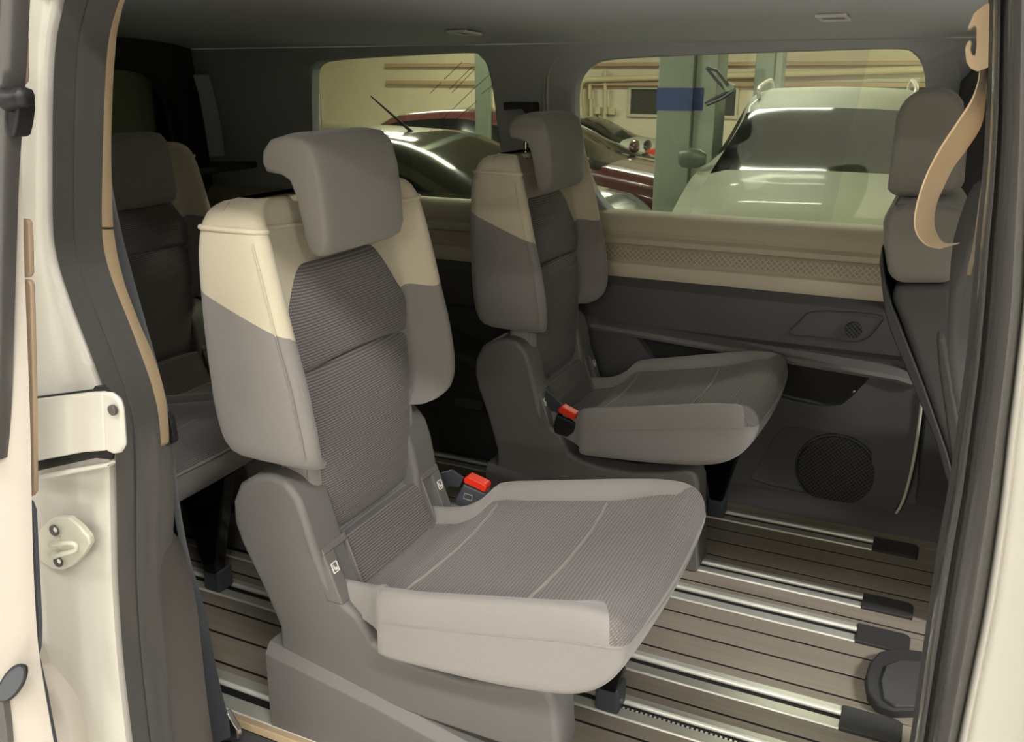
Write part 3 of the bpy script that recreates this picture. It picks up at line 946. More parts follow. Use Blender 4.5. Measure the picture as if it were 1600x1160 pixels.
    # woven centre panels
    def hwz(z):
        return interp(z, [.36, .42, .60, .66, .715, .76, .815, .83], [.140, .150, .156, .164, .176, .150, .112, .095])
    def xcz(z):
        return interp(z, [.33, .40, .53, .585, .65, .75, .85], [-.838, -.828, -.828, -.829, -.836, -.848, -.866])
    def panel(name, z0, z1, arc0, arc1):
        rows = []
        nz, nv = 34, 24
        for i in range(nz + 1):
            tz = i / nz
            row = []
            for j in range(nv + 1):
                t = -1 + 2 * j / nv
                z = (z0 + arc0 * (1 - t * t)) * (1 - tz) + (z1 + arc1 * (1 - t * t)) * tz
                edge = (1 - abs(t) ** 8) * (1 - abs(2 * tz - 1) ** 14)
                x = xcz(z) - .006 + .013 * edge + .006 * (1 - t * t)
                row.append(Vector((lx(x), t * hwz(z), z)))
            rows.append(row)
        return grid_mesh(name, rows, M_wovz, back, angle=70)
    panel('upper_woven_panel', .662, .828, .012, 0)
    panel('lower_woven_panel', .385, .661, 0, .012)
    # lower back under the wings
    P = []
    for z, hwv, xf in ((.365, .125, -.83), (.372, .145, -.825), (.40, .153, -.822), (.46, .155, -.822), (.52, .155, -.822), (.56, .155, -.822)):
        q = chaikin([(-.90, -hwv), (-.90, hwv), (xf - .03, hwv), (xf, hwv * .97), (xf - .004, hwv * .6), (xf - .004, -hwv * .6), (xf, -hwv * .97), (xf - .03, -hwv)], 2)
        P.append([Vector((lx(x), v, z)) for x, v in q])
    grid_mesh('lower_backrest', P, M_grey, root, closed_j=True, cap=True, angle=70)
    # ---------- strip between the anchor openings
    lst = slab('lower_strip', [(lx(-.805), -.108, .388), (lx(-.805), .122, .388), (lx(-.770), .122, .300), (lx(-.770), -.108, .300)], (-.04, 0, -.01), M_wovz, root, bevel=.006)
    for s in (-1, 1):
        a, b = (-.174, -.110) if s < 0 else (.124, .186)
        bz = empty('anchor_bezel', parent=root)
        def q(v, z, d=0):
            return Vector((lx(-.797 + (.388 - z) * .36) + d, v, z))
        c0, c1 = (a + .027, b - .004) if s < 0 else (a + .004, b - .027)
        slab('bezel_plate', [q(a, .398), q(b, .398), q(b, .385), q(a, .385)], (-.03, 0, 0), M_base, bz, bevel=.003)
        slab('bezel_side', [q(a, .386), q(a, .305), q(c0, .305), q(c0, .386)], (-.03, 0, 0), M_base, bz, bevel=.003)
        slab('bezel_side', [q(c1, .386), q(c1, .305), q(b, .305), q(b, .386)], (-.03, 0, 0), M_base, bz, bevel=.002)
        slab('anchor_recess', [q(c0, .386, -.035), q(c0, .29, -.035), q(c1, .29, -.035), q(c1, .386, -.035)], (-.01, 0, 0), M_dark, bz, bevel=0)
        tube('anchor_loop', [q(c0, .300, -.012), q(c1, .300, -.012)], .0035, M_chrome, bz, 8)
        # child seat pictogram: square frame with a seated figure
        m = (a + .014) if s < 0 else (b - .014)
        z0 = .362
        ic = empty('child_seat_mark', parent=bz)
        for (v0, z1, v2, z2) in ((-.0065, .0075, .0065, .0075), (-.0065, -.0075, .0065, -.0075), (-.0065, -.0075, -.0065, .0075), (.0065, -.0075, .0065, .0075)):
            tube('mark_frame', [q(m + v0, z0 + z1, .0006), q(m + v2, z0 + z2, .0006)], .0009, M_white_print, bz, 5)
        slab('mark_figure', [q(m - .0045, z0 + .0045, .0002), q(m - .002, z0 + .0045, .0002), q(m - .0005, z0 - .001, .0002), q(m + .004, z0 - .001, .0002), q(m + .0045, z0 - .005, .0002), q(m - .002, z0 - .0045, .0002)], (.0008, 0, 0), M_white_print, bz, bevel=0)
        bpy.data.objects.remove(ic)
    # ---------- base shells
    up = [(-.940, .10), (-.938, .19), (-.972, .275), (-1.005, .34), (-1.017, .375), (-1.014, .415), (-.995, .452), (-.962, .473), (-.925, .481), (-.893, .474), (-.872, .450), (-.860, .415), (-.846, .365), (-.828, .31), (-.810, .285),
          (-.790, .272), (-.768, .260), (-.755, .238), (-.742, .216), (-.715, .206), (-.66, .199), (-.58, .200), (-.50, .214), (-.452, .229), (-.430, .226), (-.418, .205), (-.410, .10)]
    lo = [(-.950, 0.003), (-.947, .172), (-.72, .135), (-.52, .092), (-.404, .085), (-.398, 0.003)]
    lo_all = lo
    for s in (-1, 1):
        lo = lo_all if s < 0 else [(-.950, 0.003), (-.947, .172), (-.72, .135), (-.58, .105), (-.575, 0.003)]
        prof = []
        for x, z in (up if s < 0 else [(min(x, -.56), z) for x, z in up if x < -.52]):
            k = min(max((z - .18) / .20, 0), 1)
            vv_ = .152 + .040 * k
            f_ = (1.165 - vv_) / 1.03
            prof.append((lx(x * f_), s * vv_, 1.1 - (1.1 - z) * f_))
        sh = slab('side_cover', prof, (0, -s * .075, 0), M_base, root, bevel=.011, seg=3, angle=50)
        v, f = slab_geo([(lx(x), s * .150, z) for x, z in lo], (0, -s * .055, 0))
        # chamfered skirt proud of the cover
        n = len(lo)
        inn = [Vector((lx(x), s * .164, max(.003, z - (.018 if z > .05 else 0)))) for x, z in lo]
        vv = [Vector((lx(x), s * .150, z)) for x, z in lo] + inn
        body = [Vector((lx(x), s * .068, z)) for x, z in lo]
        allv = body + vv[:n] + inn
        ff = [tuple(range(n - 1, -1, -1)), tuple(range(2 * n, 3 * n))]
        for i in range(n):
            j = (i + 1) % n
            ff.append((i, j, j + n, i + n))
            ff.append((i + n, j + n, j + 2 * n, i + 2 * n))
        mk('lower_skirt', allv, ff, M_base, sh, angle=25, bevel=.002)
    # cross members and frame under the cushion
    box('cross_frame', (lx(-.90), -.10, .17), (lx(-.47), .10, .262), M_black, root, bevel=.01)
    for s in (1,):
        arm = slab('front_arm', [(lx(-.50), s * .12, .27), (lx(-.37), s * .12, .305), (lx(-.345), s * .12, .300), (lx(-.385), s * .12, .15), (lx(-.408), s * .12, .05), (lx(-.44), s * .12, .05), (lx(-.47), s * .12, .18)], (0, s * .035, 0), M_blackg, root, bevel=.005)
        ft = box('rail_foot', (lx(-.448), min(s * .124, s * .170), .003), (lx(-.402), max(s * .124, s * .170), .056), M_slate, arm, bevel=.006)
    # ---------- headrest
    hr = [(-.905, .962), (-.913, .977), (-.910, .996), (-.895, 1.012), (-.865, 1.020), (-.835, 1.016), (-.818, 1.000), (-.808, .965), (-.802, .91), (-.801, .870), (-.808, .850), (-.822, .842), (-.838, .850), (-.845, .874), (-.856, .930), (-.864, .951), (-.879, .959)]
    hp = [(x, z) for x, z in hr]
    cx = sum(p[0] for p in hp) / len(hp); cz = sum(p[1] for p in hp) / len(hp)
    rows = []
    for v, s in ((-.108, .55), (-.107, .78), (-.101, .92), (-.088, .985), (-.07, 1.0), (0, 1.0), (.07, 1.0), (.088, .985), (.101, .92), (.107, .78), (.108, .55)):
        # shrink towards the profile's own spine so the hook keeps its shape at the ends
        row = []
        m = len(hp)
        for i, (x, z) in enumerate(hp):
            a, b = hp[i - 1], hp[(i + 1) % m]
            tx, tz = b[0] - a[0], b[1] - a[1]
            L = math.hypot(tx, tz)
            nx, nz = tz / L, -tx / L
            # outward is away from centroid of neighbours; profile runs clockwise so flip as needed
            d = (1 - s) * .022
            row.append((x - nx * d * SGN, z - nz * d * SGN, v))
        rows.append([Vector((lx(x), v, z)) for x, z, v in row])
    hd = grid_mesh('headrest', rows, M_head, root, closed_j=True, cap=True, angle=70)
    for v in (-.055, .055):
        tube('headrest_post', [(lx(-.893), v, .88), (lx(-.888), v, .98)], .0065, M_chrome, hd, 12)
        disc('post_collar', (lx(-.8935), v, .918), .017, (0, 0, 1), .010, M_cream, hd, 18, bevel=.003)
    return root

SGN = -1
_hr_area = None
seat = make_seat()
seat.location = (X0, 1.165, 0)
tag(seat, 'nearest grey and cream cloth passenger seat by the open door', 'car seat', 'passenger seats')
far_seat = copy_tree(seat)
far_seat.location = (X0, 2.0, 0)
far_seat['label'] = 'middle row passenger seat against the far wall, in shade beneath the side window'
rear_a = copy_tree(seat)
rear_a.location = (X0 - .93, 1.165, 0)
rear_a['label'] = 'dark back row seat half hidden by the left door seal, behind the nearest seat'
rear_b = copy_tree(seat)
rear_b.location = (X0 - .97, 1.625, 0)
rear_b['label'] = 'dark back row seat seen above and left of the nearest seat, before the rear window'

for r_ in (rear_a, rear_b):
    for ch in r_.children:
        if ch.name.startswith('headrest'):
            ch.location.z -= .055

def buckle(root, pts_px, Y, red_px, strap_px):
    inv = Matrix.Translation(-root.location)
    bd = pslab('belt_buckle', pts_px, Y, .028, M_slate if root is seat else M_black, None, .004)
    bd.parent = root; bd.matrix_parent_inverse = inv
    rd = pslab('release_button', red_px, Y - .004, .024, M_red, None, .003)
    rd.parent = bd
    rd.matrix_parent_inverse = Matrix.Identity(4)
    st = pslab('buckle_strap', strap_px, Y + .012, .008, M_web, None, .001)
    st.parent = root; st.matrix_parent_inverse = inv
    return bd
b1 = buckle(seat, [(723, 757), (758, 772), (757, 776), (752, 788), (742, 800), (722, 797), (711, 786), (712, 780)], 1.372,
       [(724, 748), (730, 745), (757, 758), (760, 763), (757, 771), (724, 755)], [(688, 740), (704, 736), (722, 748), (716, 762), (700, 760), (690, 772), (684, 760)])
mk_px = [at(x, y, 1.3715) for x, y in ((726, 771), (738, 775), (737, 783), (724, 779))]
mkp = tube('press_mark', mk_px, .0008, M_sill, None, 5, closed=True); mkp.parent = b1; mkp.matrix_parent_inverse = Matrix.Identity(4)
b2 = buckle(far_seat, [(869, 648), (900, 662), (896, 676), (885, 684), (866, 678), (864, 668)], 1.83,
       [(871, 640), (877, 635), (900, 648), (900, 655), (893, 656), (872, 645)], [(852, 610), (866, 622), (884, 640), (876, 650), (860, 640), (850, 628)])

# ================================================================== FRONT SEATS (seen from the side, behind the right seal)
ds = empty('front_seat', at(1440, 800, 2.0))
tag(ds, 'driver seat backrest with cream upper part, seen side-on before the right door seal', 'car seat')
def child(o, root):
    o.parent = root
    o.matrix_parent_inverse = Matrix.Translation(-root.location)
    return o
YD = 1.79
hd = child(pslab('headrest', [(1386, 296), (1392, 240), (1399, 185), (1412, 155), (1436, 141), (1465, 137), (1492, 144), (1506, 165), (1511, 230), (1507, 285), (1496, 305), (1440, 309), (1392, 308)], YD + .08, .26, M_head, None, .022, 4), ds)
for yy in (YD + .13, YD + .25):
    p = tube('headrest_post', [(at(1417, 303, YD).x, yy, at(1417, 300, YD).z), (at(1416, 330, YD).x, yy, at(1416, 330, YD).z)], .0065, M_chrome, None, 10)
    child(p, ds)
child(pslab('backrest', [(1384, 330), (1400, 321), (1440, 318), (1500, 325), (1520, 360), (1500, 420), (1488, 445), (1396, 445), (1386, 425), (1379, 385), (1379, 350)], YD, .42, M_head, None, .020, 4), ds)
child(pslab('lower_backrest', [(1396, 446), (1488, 446), (1500, 520), (1520, 640), (1545, 760), (1530, 800), (1500, 790), (1475, 700), (1440, 600), (1405, 500), (1393, 470)], YD + .004, .41, M_wall, None, .018, 4), ds)
child(pslab('back_shell', [(1378, 385), (1380, 420), (1385, 450), (1394, 480), (1412, 525), (1445, 610), (1480, 710), (1500, 790), (1490, 790), (1462, 690), (1425, 600), (1392, 520), (1383, 490), (1378, 450), (1374, 410)], YD - .006, .43, M_wall2, None, .006, 3), ds)
child(pslab('armrest', [(1463, 528), (1474, 528), (1480, 560), (1490, 620), (1498, 665), (1500, 720), (1512, 800), (1500, 800), (1484, 700), (1476, 640), (1466, 570)], 1.60, .05, M_dark, None, .006, 3), ds)

def front_base(root, y0, y1):
    child(slab('cushion', [(.16, y0, .30), (.17, y0, .44), (.30, y0, .455), (.62, y0, .49), (.68, y0, .46), (.66, y0, .36), (.40, y0, .28)], (0, y1 - y0, 0), M_wall, None, .025, 4), root)
    child(slab('seat_base', [(.18, y0 + .04, .002), (.20, y0 + .04, .31), (.58, y0 + .04, .33), (.60, y0 + .04, .002)], (0, y1 - y0 - .08, 0), M_wall2, None, .015, 3), root)
    child(slab('recliner_link', [(.10, y0 + .02, .36), (.13, y0 + .02, .50), (.22, y0 + .02, .48), (.24, y0 + .02, .33)], (0, y1 - y0 - .04, 0), M_wall2, None, .01, 2), root)
front_base(ds, 1.80, 2.20)
ps = empty('front_seat', at(1500, 900, 1.2))
tag(ps, 'dark front passenger seat backrest just behind the right door seal', 'car seat')
child(pslab('backrest', [(1560, 330), (1528, 350), (1512, 380), (1498, 420), (1486, 460), (1480, 510), (1481, 560), (1490, 620), (1504, 690), (1520, 780), (1560, 800), (1600, 560)], 1.06, .40, M_wall, None, .022, 4), ps)
child(pslab('headrest', [(1566, 260), (1560, 190), (1580, 170), (1620, 170), (1640, 260), (1620, 320), (1575, 320)], 1.12, .24, M_wall, None, .02, 3), ps)

front_base(ps, 1.07, 1.45)
struct(slab('dashboard', [(.98, .78, -.04), (.92, .78, .35), (.98, .78, .55), (1.15, .78, .62), (1.15, .78, -.04)], (0, 1.66, 0), M_wall2, bevel=.03, seg=3), 'dark dashboard at the front of the cabin')

# ================================================================== SEAT BELTS
bb = empty('seat_belt', at(1530, 110, .84))
tag(bb, 'beige seat belt drooping in a loop from its guide on the right pillar', 'seat belt')
child(pslab('belt_guide', [(1516, 34), (1522, 20), (1540, 6), (1552, 4), (1551, 60), (1549, 104), (1538, 108), (1528, 112), (1516, 106), (1510, 96), (1508, 76), (1511, 66), (1516, 62), (1519, 66), (1517, 78), (1520, 86), (1524, 86), (1526, 70), (1526, 44), (1524, 40), (1516, 46), (1512, 44)], .80, .035, M_beige, None, .004, 3), bb)
Lb = [(1531, 104), (1527, 130), (1516, 158), (1494, 192), (1468, 232), (1446, 275), (1432, 318), (1428, 350), (1434, 370), (1448, 384), (1466, 389)]
Rb = [(1544, 106), (1541, 150), (1534, 195), (1512, 232), (1490, 262), (1475, 292), (1464, 318), (1460, 345), (1464, 365), (1476, 380), (1500, 380)]
o = ribbon('webbing', [at(x, y, .80 + .010 * k) for k, (x, y) in enumerate(Lb)], [at(x, y, .83 + .012 * k) for k, (x, y) in enumerate(Rb)], ((0, 0), (.08, .003), (.5, .002), (.92, .002), (1, 0)), M_webb, None, per=6, back=.0015)
child(o, bb)
Lb = [(1540, 108), (1541, 180), (1537, 260), (1529, 320), (1521, 380), (1510, 430)]
o = ribbon('webbing_return', [at(x, y, .83) for x, y in Lb], [at(x + 7, y, .86) for x, y in Lb], ((0, 0), (.5, .001), (1, 0)), M_webb, None, per=4, back=.0015)
child(o, bb)

bk = empty('seat_belt', at(340, 1150, .95))
tag(bk, 'dark seat belt running down beside the left pillar to a floor anchor', 'seat belt')
Lb = [(163, 225), (166, 290), (172, 360), (190, 430), (215, 510), (240, 590), (256, 660), (262, 720), (270, 790), (284, 870), (296, 950), (306, 1040), (314, 1110), (322, 1170)]
Rb = [(165, 225), (174, 290), (188, 360), (206, 430), (228, 510), (250, 590), (266, 660), (272, 720), (280, 790), (295, 870), (318, 950), (336, 1040), (350, 1100), (364, 1150)]
o = ribbon('webbing', [at(x, y, .83 + .006 * k) for k, (x, y) in enumerate(Lb)], [at(x, y, .86 + .006 * k) for k, (x, y) in enumerate(Rb)], ((0, 0), (.5, .001), (1, 0)), M_web, None, per=5, back=.0015)
child(o, bk)
child(pslab('anchor_buckle', [(352, 1112), (358, 1122), (370, 1142), (372, 1158), (350, 1160), (346, 1140)], .935, .012, M_chrome, None, .003), bk)
child(pslab('belt_clip', [(258, 645), (266, 655), (272, 690), (266, 696), (258, 676)], .84, .010, M_black, None, .002), bk)

# ================================================================== GARAGE
GZ = -0.6
YB = 13.9
M_gfloor = plain('garage_concrete', '#cfccc4', 0.5, grain=0.12, gscale=3)
M_gwall = plain('garage_plaster', '#dbd1b8', 0.9, grain=0.05, gscale=4)
M_gceil = plain('garage_ceiling', '#c9c6b4', 0.9)
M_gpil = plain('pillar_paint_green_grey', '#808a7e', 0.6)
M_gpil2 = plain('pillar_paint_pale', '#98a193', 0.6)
M_blue = plain('blue_band_paint', '#3c4a78', 0.6)
M_winf = plain('window_frame_white', '#c9c3ae', 0.6)
M_wind = plain('dark_window', '#4a4a45', 0.3)
M_pipe_g = plain('painted_pipe', '#d2c5a2', 0.6)
M_pipe_r = plain('pinkish_beam', '#b89c80', 0.8)
GL = -0.62                                    # lower parking level at the back left
gfl = struct(box('garage_floor', (-16, -7, GZ - .4), (9, 7.65, GZ), M_gfloor, bevel=0), 'grey concrete garage floor')
box('upper_level', (-1.72, 7.65, GZ - .4), (9, 14.5, GZ), M_gfloor, gfl, bevel=0)
box('lower_level', (-16, 7.65, GL - .1), (-1.72, 14.5, GL), M_gfloor, gfl, bevel=0)
struct(box('garage_ceiling', (-16, -7, 2.35), (9, 14.5, 2.5), M_gceil, bevel=0), 'pale garage ceiling')
gw = struct(box('wall_back', (-16, YB, GL), (9, YB + .2, 2.4), M_gwall, bevel=0), 'beige garage back wall with pipes and windows')
struct(box('wall_side', (-15.2, -7, GZ), (-15, 14.5, 2.4), M_gwall, bevel=0), 'garage side wall')
struct(box('wall_front', (-16, -7, GZ), (9, -6.8, 2.4), M_gwall, bevel=0), 'garage wall behind the viewer')
struct(box('wall_end', (8.8, -7, GZ), (9, 14.5, 2.4), M_gwall, bevel=0), 'garage end wall')

def wall_window(px0, py0, px1, py1, nm, lab):
    a, b = at(px0, py0, YB), at(px1, py1, YB)
    e = struct(empty(nm), lab)
    x0, x1, z0, z1 = min(a.x, b.x), max(a.x, b.x), min(a.z, b.z), max(a.z, b.z)
    box('window_pane', (x0, YB - .012, z0), (x1, YB + .01, z1), M_wind, e, bevel=0)
    t = .045
    for lo, hi in (((x0 - t, z0 - t), (x1 + t, z0)), ((x0 - t, z1), (x1 + t, z1 + t)), ((x0 - t, z0), (x0, z1)), ((x1, z0), (x1 + t, z1))):
        box('window_frame', (lo[0], YB - .04, lo[1]), (hi[0], YB + .01, hi[1]), M_winf, e, bevel=.004)
    return e
wall_window(987, 139, 1148, 181, 'window_4', 'long dark window in the back wall behind the green pillar')
wall_window(1360, 128, 1443, 190, 'window_5', 'dark window in the back wall above the white van')
# beams and pipes on the wall
for y0, y1, m, nm in ((98, 104, M_pipe_r, 'wall_beam'), (127, 134, M_pipe_r, 'wall_beam')):
    a, b = at(905, y0, YB - .1), at(905, y1, YB - .1)
    box(nm, (-9, YB - .10, b.z), (2.5, YB + .02, a.z), m, gw, bevel=.01)
pa = [at(x, y, YB - .12) for x, y in ((908, 185), (906, 150), (908, 132), (916, 126), (940, 124), (1150, 118), (1445, 108))]
tube('pipe', smooth_path(pa, 5), .045, M_pipe_g, gw, 10)
for xs_, y0, y1 in ((922, 126, 155), (946, 110, 178), (924, 156, 200), (945, 176, 190)):
    tube('pipe', [at(xs_, y0, YB - .08), at(xs_, y1, YB - .08)], .03, M_pipe_g, gw, 8)
for x, y in ((935, 172), (949, 172), (958, 173)):
    c = at(x, y, YB)
    box('junction_box', (c.x - .05, YB - .06, c.z - .06), (c.x + .05, YB + .01, c.z + .05), M_pipe_g, gw, bevel=.006)
tube('cable', smooth_path([at(x, y, YB - .05) for x, y in ((932, 178), (940, 194), (946, 178))], 4), .008, M_black, gw, 6)

# pillars
def pillar(px0, px1, split, Y, depth, lab, band=None, GZ=-.6):
    e = struct(empty('garage_pillar'), lab)
    xa, xs_, xb = at(px0, 215, Y).x, at(split, 215, Y).x, at(px1, 215, Y).x
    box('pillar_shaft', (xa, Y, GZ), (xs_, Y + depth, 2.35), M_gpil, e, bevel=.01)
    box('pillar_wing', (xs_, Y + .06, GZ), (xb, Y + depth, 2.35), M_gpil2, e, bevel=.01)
    if band:
        z1, z0 = at(px0, band[0], Y).z, at(px0, band[1], Y).z
        box('blue_band', (xa - .004, Y - .004, z0), (xs_ + .002, Y + depth, z1), M_blue, e, bevel=0)
        box('blue_band', (xs_ - .002, Y + .056, z0), (xb - .10, Y + depth, z1), M_blue, e, bevel=0)
    return e
p1_ = pillar(1024, 1112, 1078, 7.2, .4, 'green grey garage pillar with a blue band', (137, 172))
pillar(1171, 1211, 1200, 10.3, .3, 'plain grey garage pillar above the white van', None, -.62)
pillar(742, 764, 763, 6.2, .06, 'slim grey garage pillar seen through the rear quarter window')
# bracket with folded mirror frame on the pillar
br = [at(x, y, 7.0) for x, y in ((1104, 106), (1122, 128), (1134, 140), (1140, 142), (1120, 152), (1102, 162))]
bo = tube('bracket_arm', br, .012, M_slate, None, 6); bo.parent = p1_
bo = tube('bracket_arm', [at(x, y, 6.95) for x, y in ((1104, 106), (1120, 110), (1132, 126), (1138, 134))], .012, M_slate, None, 6); bo.parent = p1_
bo = tube('bracket_arm', [at(x, y, 6.95) for x, y in ((1146, 142), (1128, 154), (1104, 164))], .014, M_slate, None, 6); bo.parent = p1_
bo = pslab('bracket_block', [(1128, 132), (1138, 128), (1148, 134), (1146, 142), (1134, 144)], 6.95, .05, M_gpil2, None, .006); bo.parent = p1_

# luminaires
M_tube = emit_mat('fluorescent_tube', LAMP_COL + (1,), 14.0)
M_lum = plain('luminaire_housing', '#d8d6cc', 0.5)
for k, (x, y, pw, ax) in enumerate(LUMINAIRES):
    near = pw > 0
    W_ = (LAMP_W_NEAR if near else LAMP_W_FAR) * abs(pw)
    r = empty('ceiling_luminaire', (x, y, 2.35))
    tag(r, 'twin tube fluorescent luminaire under the garage ceiling', 'lamp', 'garage ceiling luminaires')
    box('housing', (-.65, -.09, -.06), (.65, .09, 0.0), M_lum, r, bevel=.008)
    for s in (-.045, .045):
        tube('fluorescent_tube', [(-.6, s, -.08), (.6, s, -.08)], .014, M_tube, r, 8)
    ld = bpy.data.lights.new('tube_light', 'AREA')
    ld.shape = 'RECTANGLE'
    ld.size = 1.2
    ld.size_y = .16
    ld.energy = W_
    ld.color = LAMP_COL
    lo = bpy.data.objects.new('tube_light', ld)
    COL.objects.link(lo)
    lo.parent = r
    lo.location = (0, 0, -.10)

# ---------------- parked cars
M_cglass = plain('car_glass', '#0e1112', 0.1, spec=0.25)
M_tyre = plain('tyre_rubber', '#141414', 0.8)
M_lens = plain('headlight_lens', '#b9bcb8', 0.15, metal=0.5)
def car(name, st, paint, loc, rz, cowl, rtop, rend, bend, label, extras):
    """st rows: y, lower half width, z low, belt half width, z belt, top half width, z top (front at y = 0, facing -y)"""
    root = empty(name, loc, rz)
    tag(root, label, 'car')
    yst = [s[0] for s in st]
    yy = []
    marks = sorted(set(yst + [cowl, rtop, rend, bend]))
    for a, b in zip(marks[:-1], marks[1:]):
        k = max(2, int((b - a) / .12))
        yy += [a + (b - a) * i / k for i in range(k)]
    yy.append(marks[-1])
    rows = []
    for y in yy:
        wl, zl, wb, zb, wt, zt = (interp(y, yst, [s[c] for s in st]) for c in range(1, 7))
        h = [(0, zl), (wl * .92, zl), (wl, zl + .12), (wl, zb - .16), (wb + .005, zb - .03), (wb - .01, zb), (wt + (wb - wt) * .12, zt - .07), (wt, zt - .03), (wt * .86, zt), (wt * .5, zt + .012), (0, zt + .018)]
        full = h + [(-x, z) for x, z in h[-2:0:-1]]
        rows.append([Vector((x, y, z)) for x, z in full])
    nj = len(rows[0])
    parts = {}
    for i in range(len(rows) - 1):
        ym = (yy[i] + yy[i + 1]) / 2
        for j in range(nj):
            jm = j if j < 10 else 19 - j      # mirrored index of the strip
            key = 'body'
            if cowl < ym < rtop and jm >= 7: key = 'windscreen'
            elif rend < ym < bend and jm >= 7: key = 'rear_window'
            elif cowl + .35 < ym < bend - .1 and jm == 5: key = 'side_window'
            parts.setdefault(key, []).append((i * nj + j, i * nj + (j + 1) % nj, (i + 1) * nj + (j + 1) % nj, (i + 1) * nj + j))
    allv = [p for r in rows for p in r]
    parts['body'].append(tuple(range(nj - 1, -1, -1)))
    parts['body'].append(tuple((len(rows) - 1) * nj + j for j in range(nj)))
    for key, fs in parts.items():
        groups = [fs]
        if key == 'side_window':
            groups = [[f for f in fs if allv[f[0]].x > 0], [f for f in fs if allv[f[0]].x < 0]]
        for g in groups:
            idx = {}
            vv, ff = [], []
            for f in g:
                t = []
                for q in f:
                    if q not in idx:
                        idx[q] = len(vv); vv.append(allv[q])
                    t.append(idx[q])
                ff.append(tuple(t))
            mk(key, vv, ff, paint if key == 'body' else M_cglass, root, angle=50)
    L = yst[-1]
    for y in (L * .19, L * .80):
        for s in (-1, 1):
            wl = interp(y, yst, [q[1] for q in st])
            whl = disc('wheel', (s * (wl - .19), y, .31), .31, (s, 0, 0), .20, M_tyre, root, 28, bevel=.03)
            disc('hub_cap', (s * (wl + .005), y, .31), .19, (s, 0, 0), .008, M_alu, whl, 24)
    for s in (-1, 1):
        mw = interp(cowl + .15, yst, [q[3] for q in st])
        zb = interp(cowl + .15, yst, [q[4] for q in st])
        P = []
        for t, sc in ((0, .5), (.25, .9), (.6, 1.0), (.9, .85), (1, .5)):
            P.append([Vector((s * (mw - .06 + .20 * t), cowl + .18 + .05 * math.cos(a) * sc, zb + .09 + .075 * math.sin(a) * sc)) for a in [2 * math.pi * k / 12 for k in range(12)]])
        grid_mesh('door_mirror', P, paint if extras.get('mirror') is None else extras['mirror'], root, closed_j=True, cap=True)
        fx = interp(.2, yst, [q[1] for q in st])
        zt = interp(.2, yst, [q[6] for q in st])
        hl = slab('headlight', [(s * (fx - .30), .06, zt - .20), (s * (fx - .32), .10, zt - .08), (s * (fx - .08), .22, zt - .03), (s * (fx + .012), .34, zt - .05), (s * (fx + .012), .28, zt - .16), (s * (fx - .1), .10, zt - .22)], (0, .08, 0), M_lens, root, bevel=.01)
    slab('grille', [(-.42, .03, .52), (.42, .03, .52), (.50, .05, .64), (-.50, .05, .64)], (0, -.05, 0), M_blackg, root, bevel=.01)
    if extras.get('rails'):
        for s in (-1, 1):
            pts = [(s * .56, rtop + .25, zz_top(st, rtop + .25) - .01), (s * .575, rtop + .35, zz_top(st, rtop + .35) + .055), (s * .58, rend - .6, zz_top(st, rend - .6) + .06), (s * .57, rend - .4, zz_top(st, rend - .4) - .01)]
            tube('roof_rail', smooth_path(pts, 5), .016, M_alu, root, 8)
    if extras.get('antenna'):
        y = extras['antenna']
        tube('antenna', [(0, y, zz_top(st, y)), (0, y - .25, zz_top(st, y) + .18)], [.010, .004], M_black, root, 6)
    if extras.get('tail'):
        for s in (-1, 1):
            wl = st[-2][1]
            slab('tail_lamp', [(s * (wl - .22), L + .01, .50), (s * (wl - .02), L - .06, .50), (s * (wl - .05), L - .08, .76), (s * (wl - .24), L - .01, .78)], (0, .06, 0), M_tail, root, bevel=.01)
    return root

def zz_top(st, y):
    return interp(y, [s[0] for s in st], [s[6] for s in st]) + .01
M_tail = plain('red_lamp', '#c8402f', 0.3)
M_cwhite = plain('white_car_paint', '#8f9384', 0.6, coat=0.08)
M_cmir = plain('mirror_cover', '#5a6257', 0.4)
M_cred = plain('dark_red_paint', '#431c20', 0.25, coat=1.0)
M_cblack = plain('black_car_paint', '#1b1d1c', 0.22, coat=1.0)
ST_MPV = [(0, .66, .30, .64, .60, .58, .66), (.07, .80, .22, .78, .72, .66, .82), (.25, .87, .18, .85, .86, .72, .92), (.7, .89, .18, .87, .95, .75, 1.0), (1.2, .90, .18, .88, 1.02, .76, 1.06), (1.95, .90, .18, .87, 1.05, .62, 1.45),
          (2.4, .90, .18, .87, 1.06, .64, 1.55), (3.2, .90, .18, .87, 1.06, .64, 1.585), (4.15, .89, .2, .86, 1.06, .62, 1.54), (4.35, .86, .28, .82, 1.0, .58, 1.40), (4.4, .80, .35, .78, .95, .55, 1.30)]
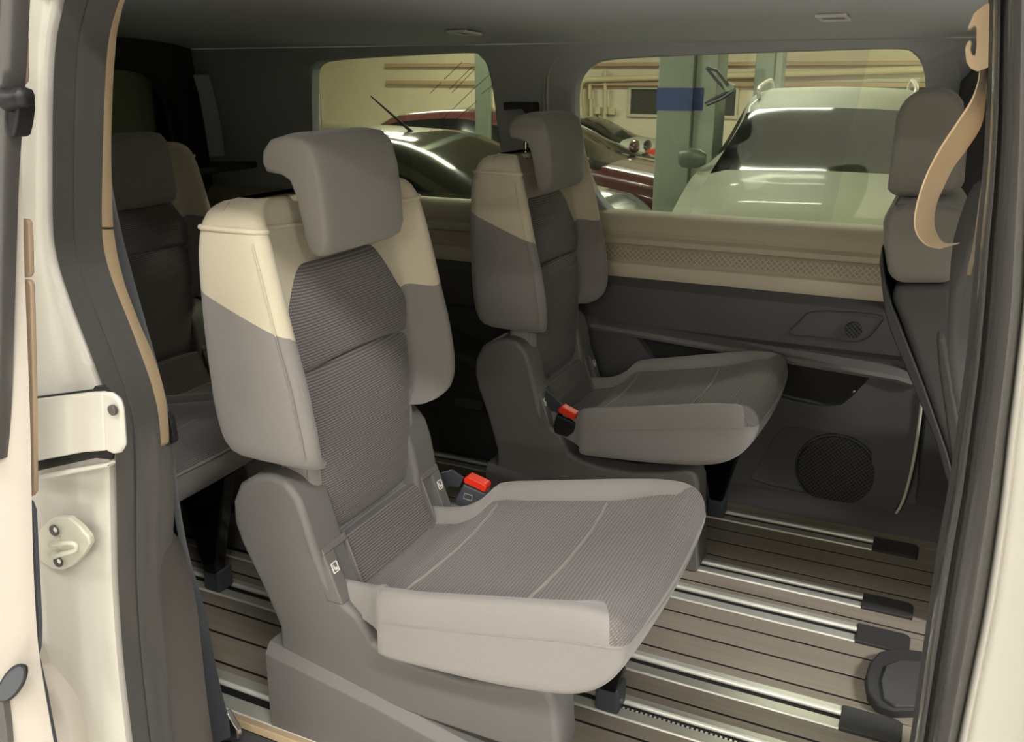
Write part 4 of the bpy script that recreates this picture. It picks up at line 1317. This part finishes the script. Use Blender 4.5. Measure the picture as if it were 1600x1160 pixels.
car('white_van', ST_MPV, M_cwhite, (-.66, 5.35, GZ), math.radians(5), 1.2, 1.95, 3.9, 4.36, 'white family van with roof rails, facing the side window', {'rails': 1, 'mirror': M_cmir})
ST_SED = [(0, .62, .30, .60, .52, .52, .58), (.07, .76, .22, .74, .62, .62, .70), (.3, .85, .18, .83, .74, .66, .80), (.9, .87, .18, .85, .86, .68, .90), (1.15, .88, .18, .86, .90, .68, .94), (1.95, .88, .18, .85, .94, .54, 1.30),
          (2.5, .88, .18, .85, .95, .55, 1.38), (3.2, .88, .18, .85, .95, .54, 1.33), (3.9, .87, .2, .83, .94, .56, 1.02), (4.35, .82, .3, .78, .86, .56, .96), (4.4, .76, .35, .74, .82, .54, .90)]
ST_HAT = [(0, .62, .30, .60, .52, .52, .58), (.07, .76, .22, .74, .62, .62, .70), (.3, .85, .18, .83, .76, .66, .84), (.9, .87, .18, .85, .90, .68, .95), (1.1, .88, .18, .86, .94, .68, .99), (1.9, .88, .18, .85, .98, .54, 1.36),
          (2.4, .88, .18, .85, 1.0, .55, 1.42), (3.1, .88, .18, .85, 1.0, .54, 1.40), (3.75, .87, .2, .83, 1.0, .54, 1.16), (4.1, .84, .26, .80, .98, .56, 1.10), (4.25, .80, .3, .76, .92, .54, 1.0)]
car('black_car', ST_HAT, M_cblack, (-5.6, 4.15, GZ), math.radians(-90), 1.1, 1.9, 3.1, 3.75, 'black car with a roof aerial, nearest beyond the far windows', {'antenna': 3.05})
car('red_car', ST_SED, M_cred, (-1.95, 8.65, GL), math.radians(90), .95, 1.9, 3.2, 3.9, 'dark red saloon left of the green pillar', {})
ST_LOW = [q[:2] + (q[2] * .84, q[3], q[4] * .84, q[5], q[6] * .84) for q in ST_SED]
car('dark_car', ST_LOW, M_cblack, (-2.45, 10.75, GL), math.radians(90), .95, 1.9, 3.2, 3.9, 'black saloon beyond the dark red car', {})
car('white_car', ST_LOW, M_cwhite, (-8.0, 12.62, GL), math.radians(-90), 1.15, 1.95, 3.2, 3.9, 'white car with red tail lamps at the back wall', {'tail': 1})
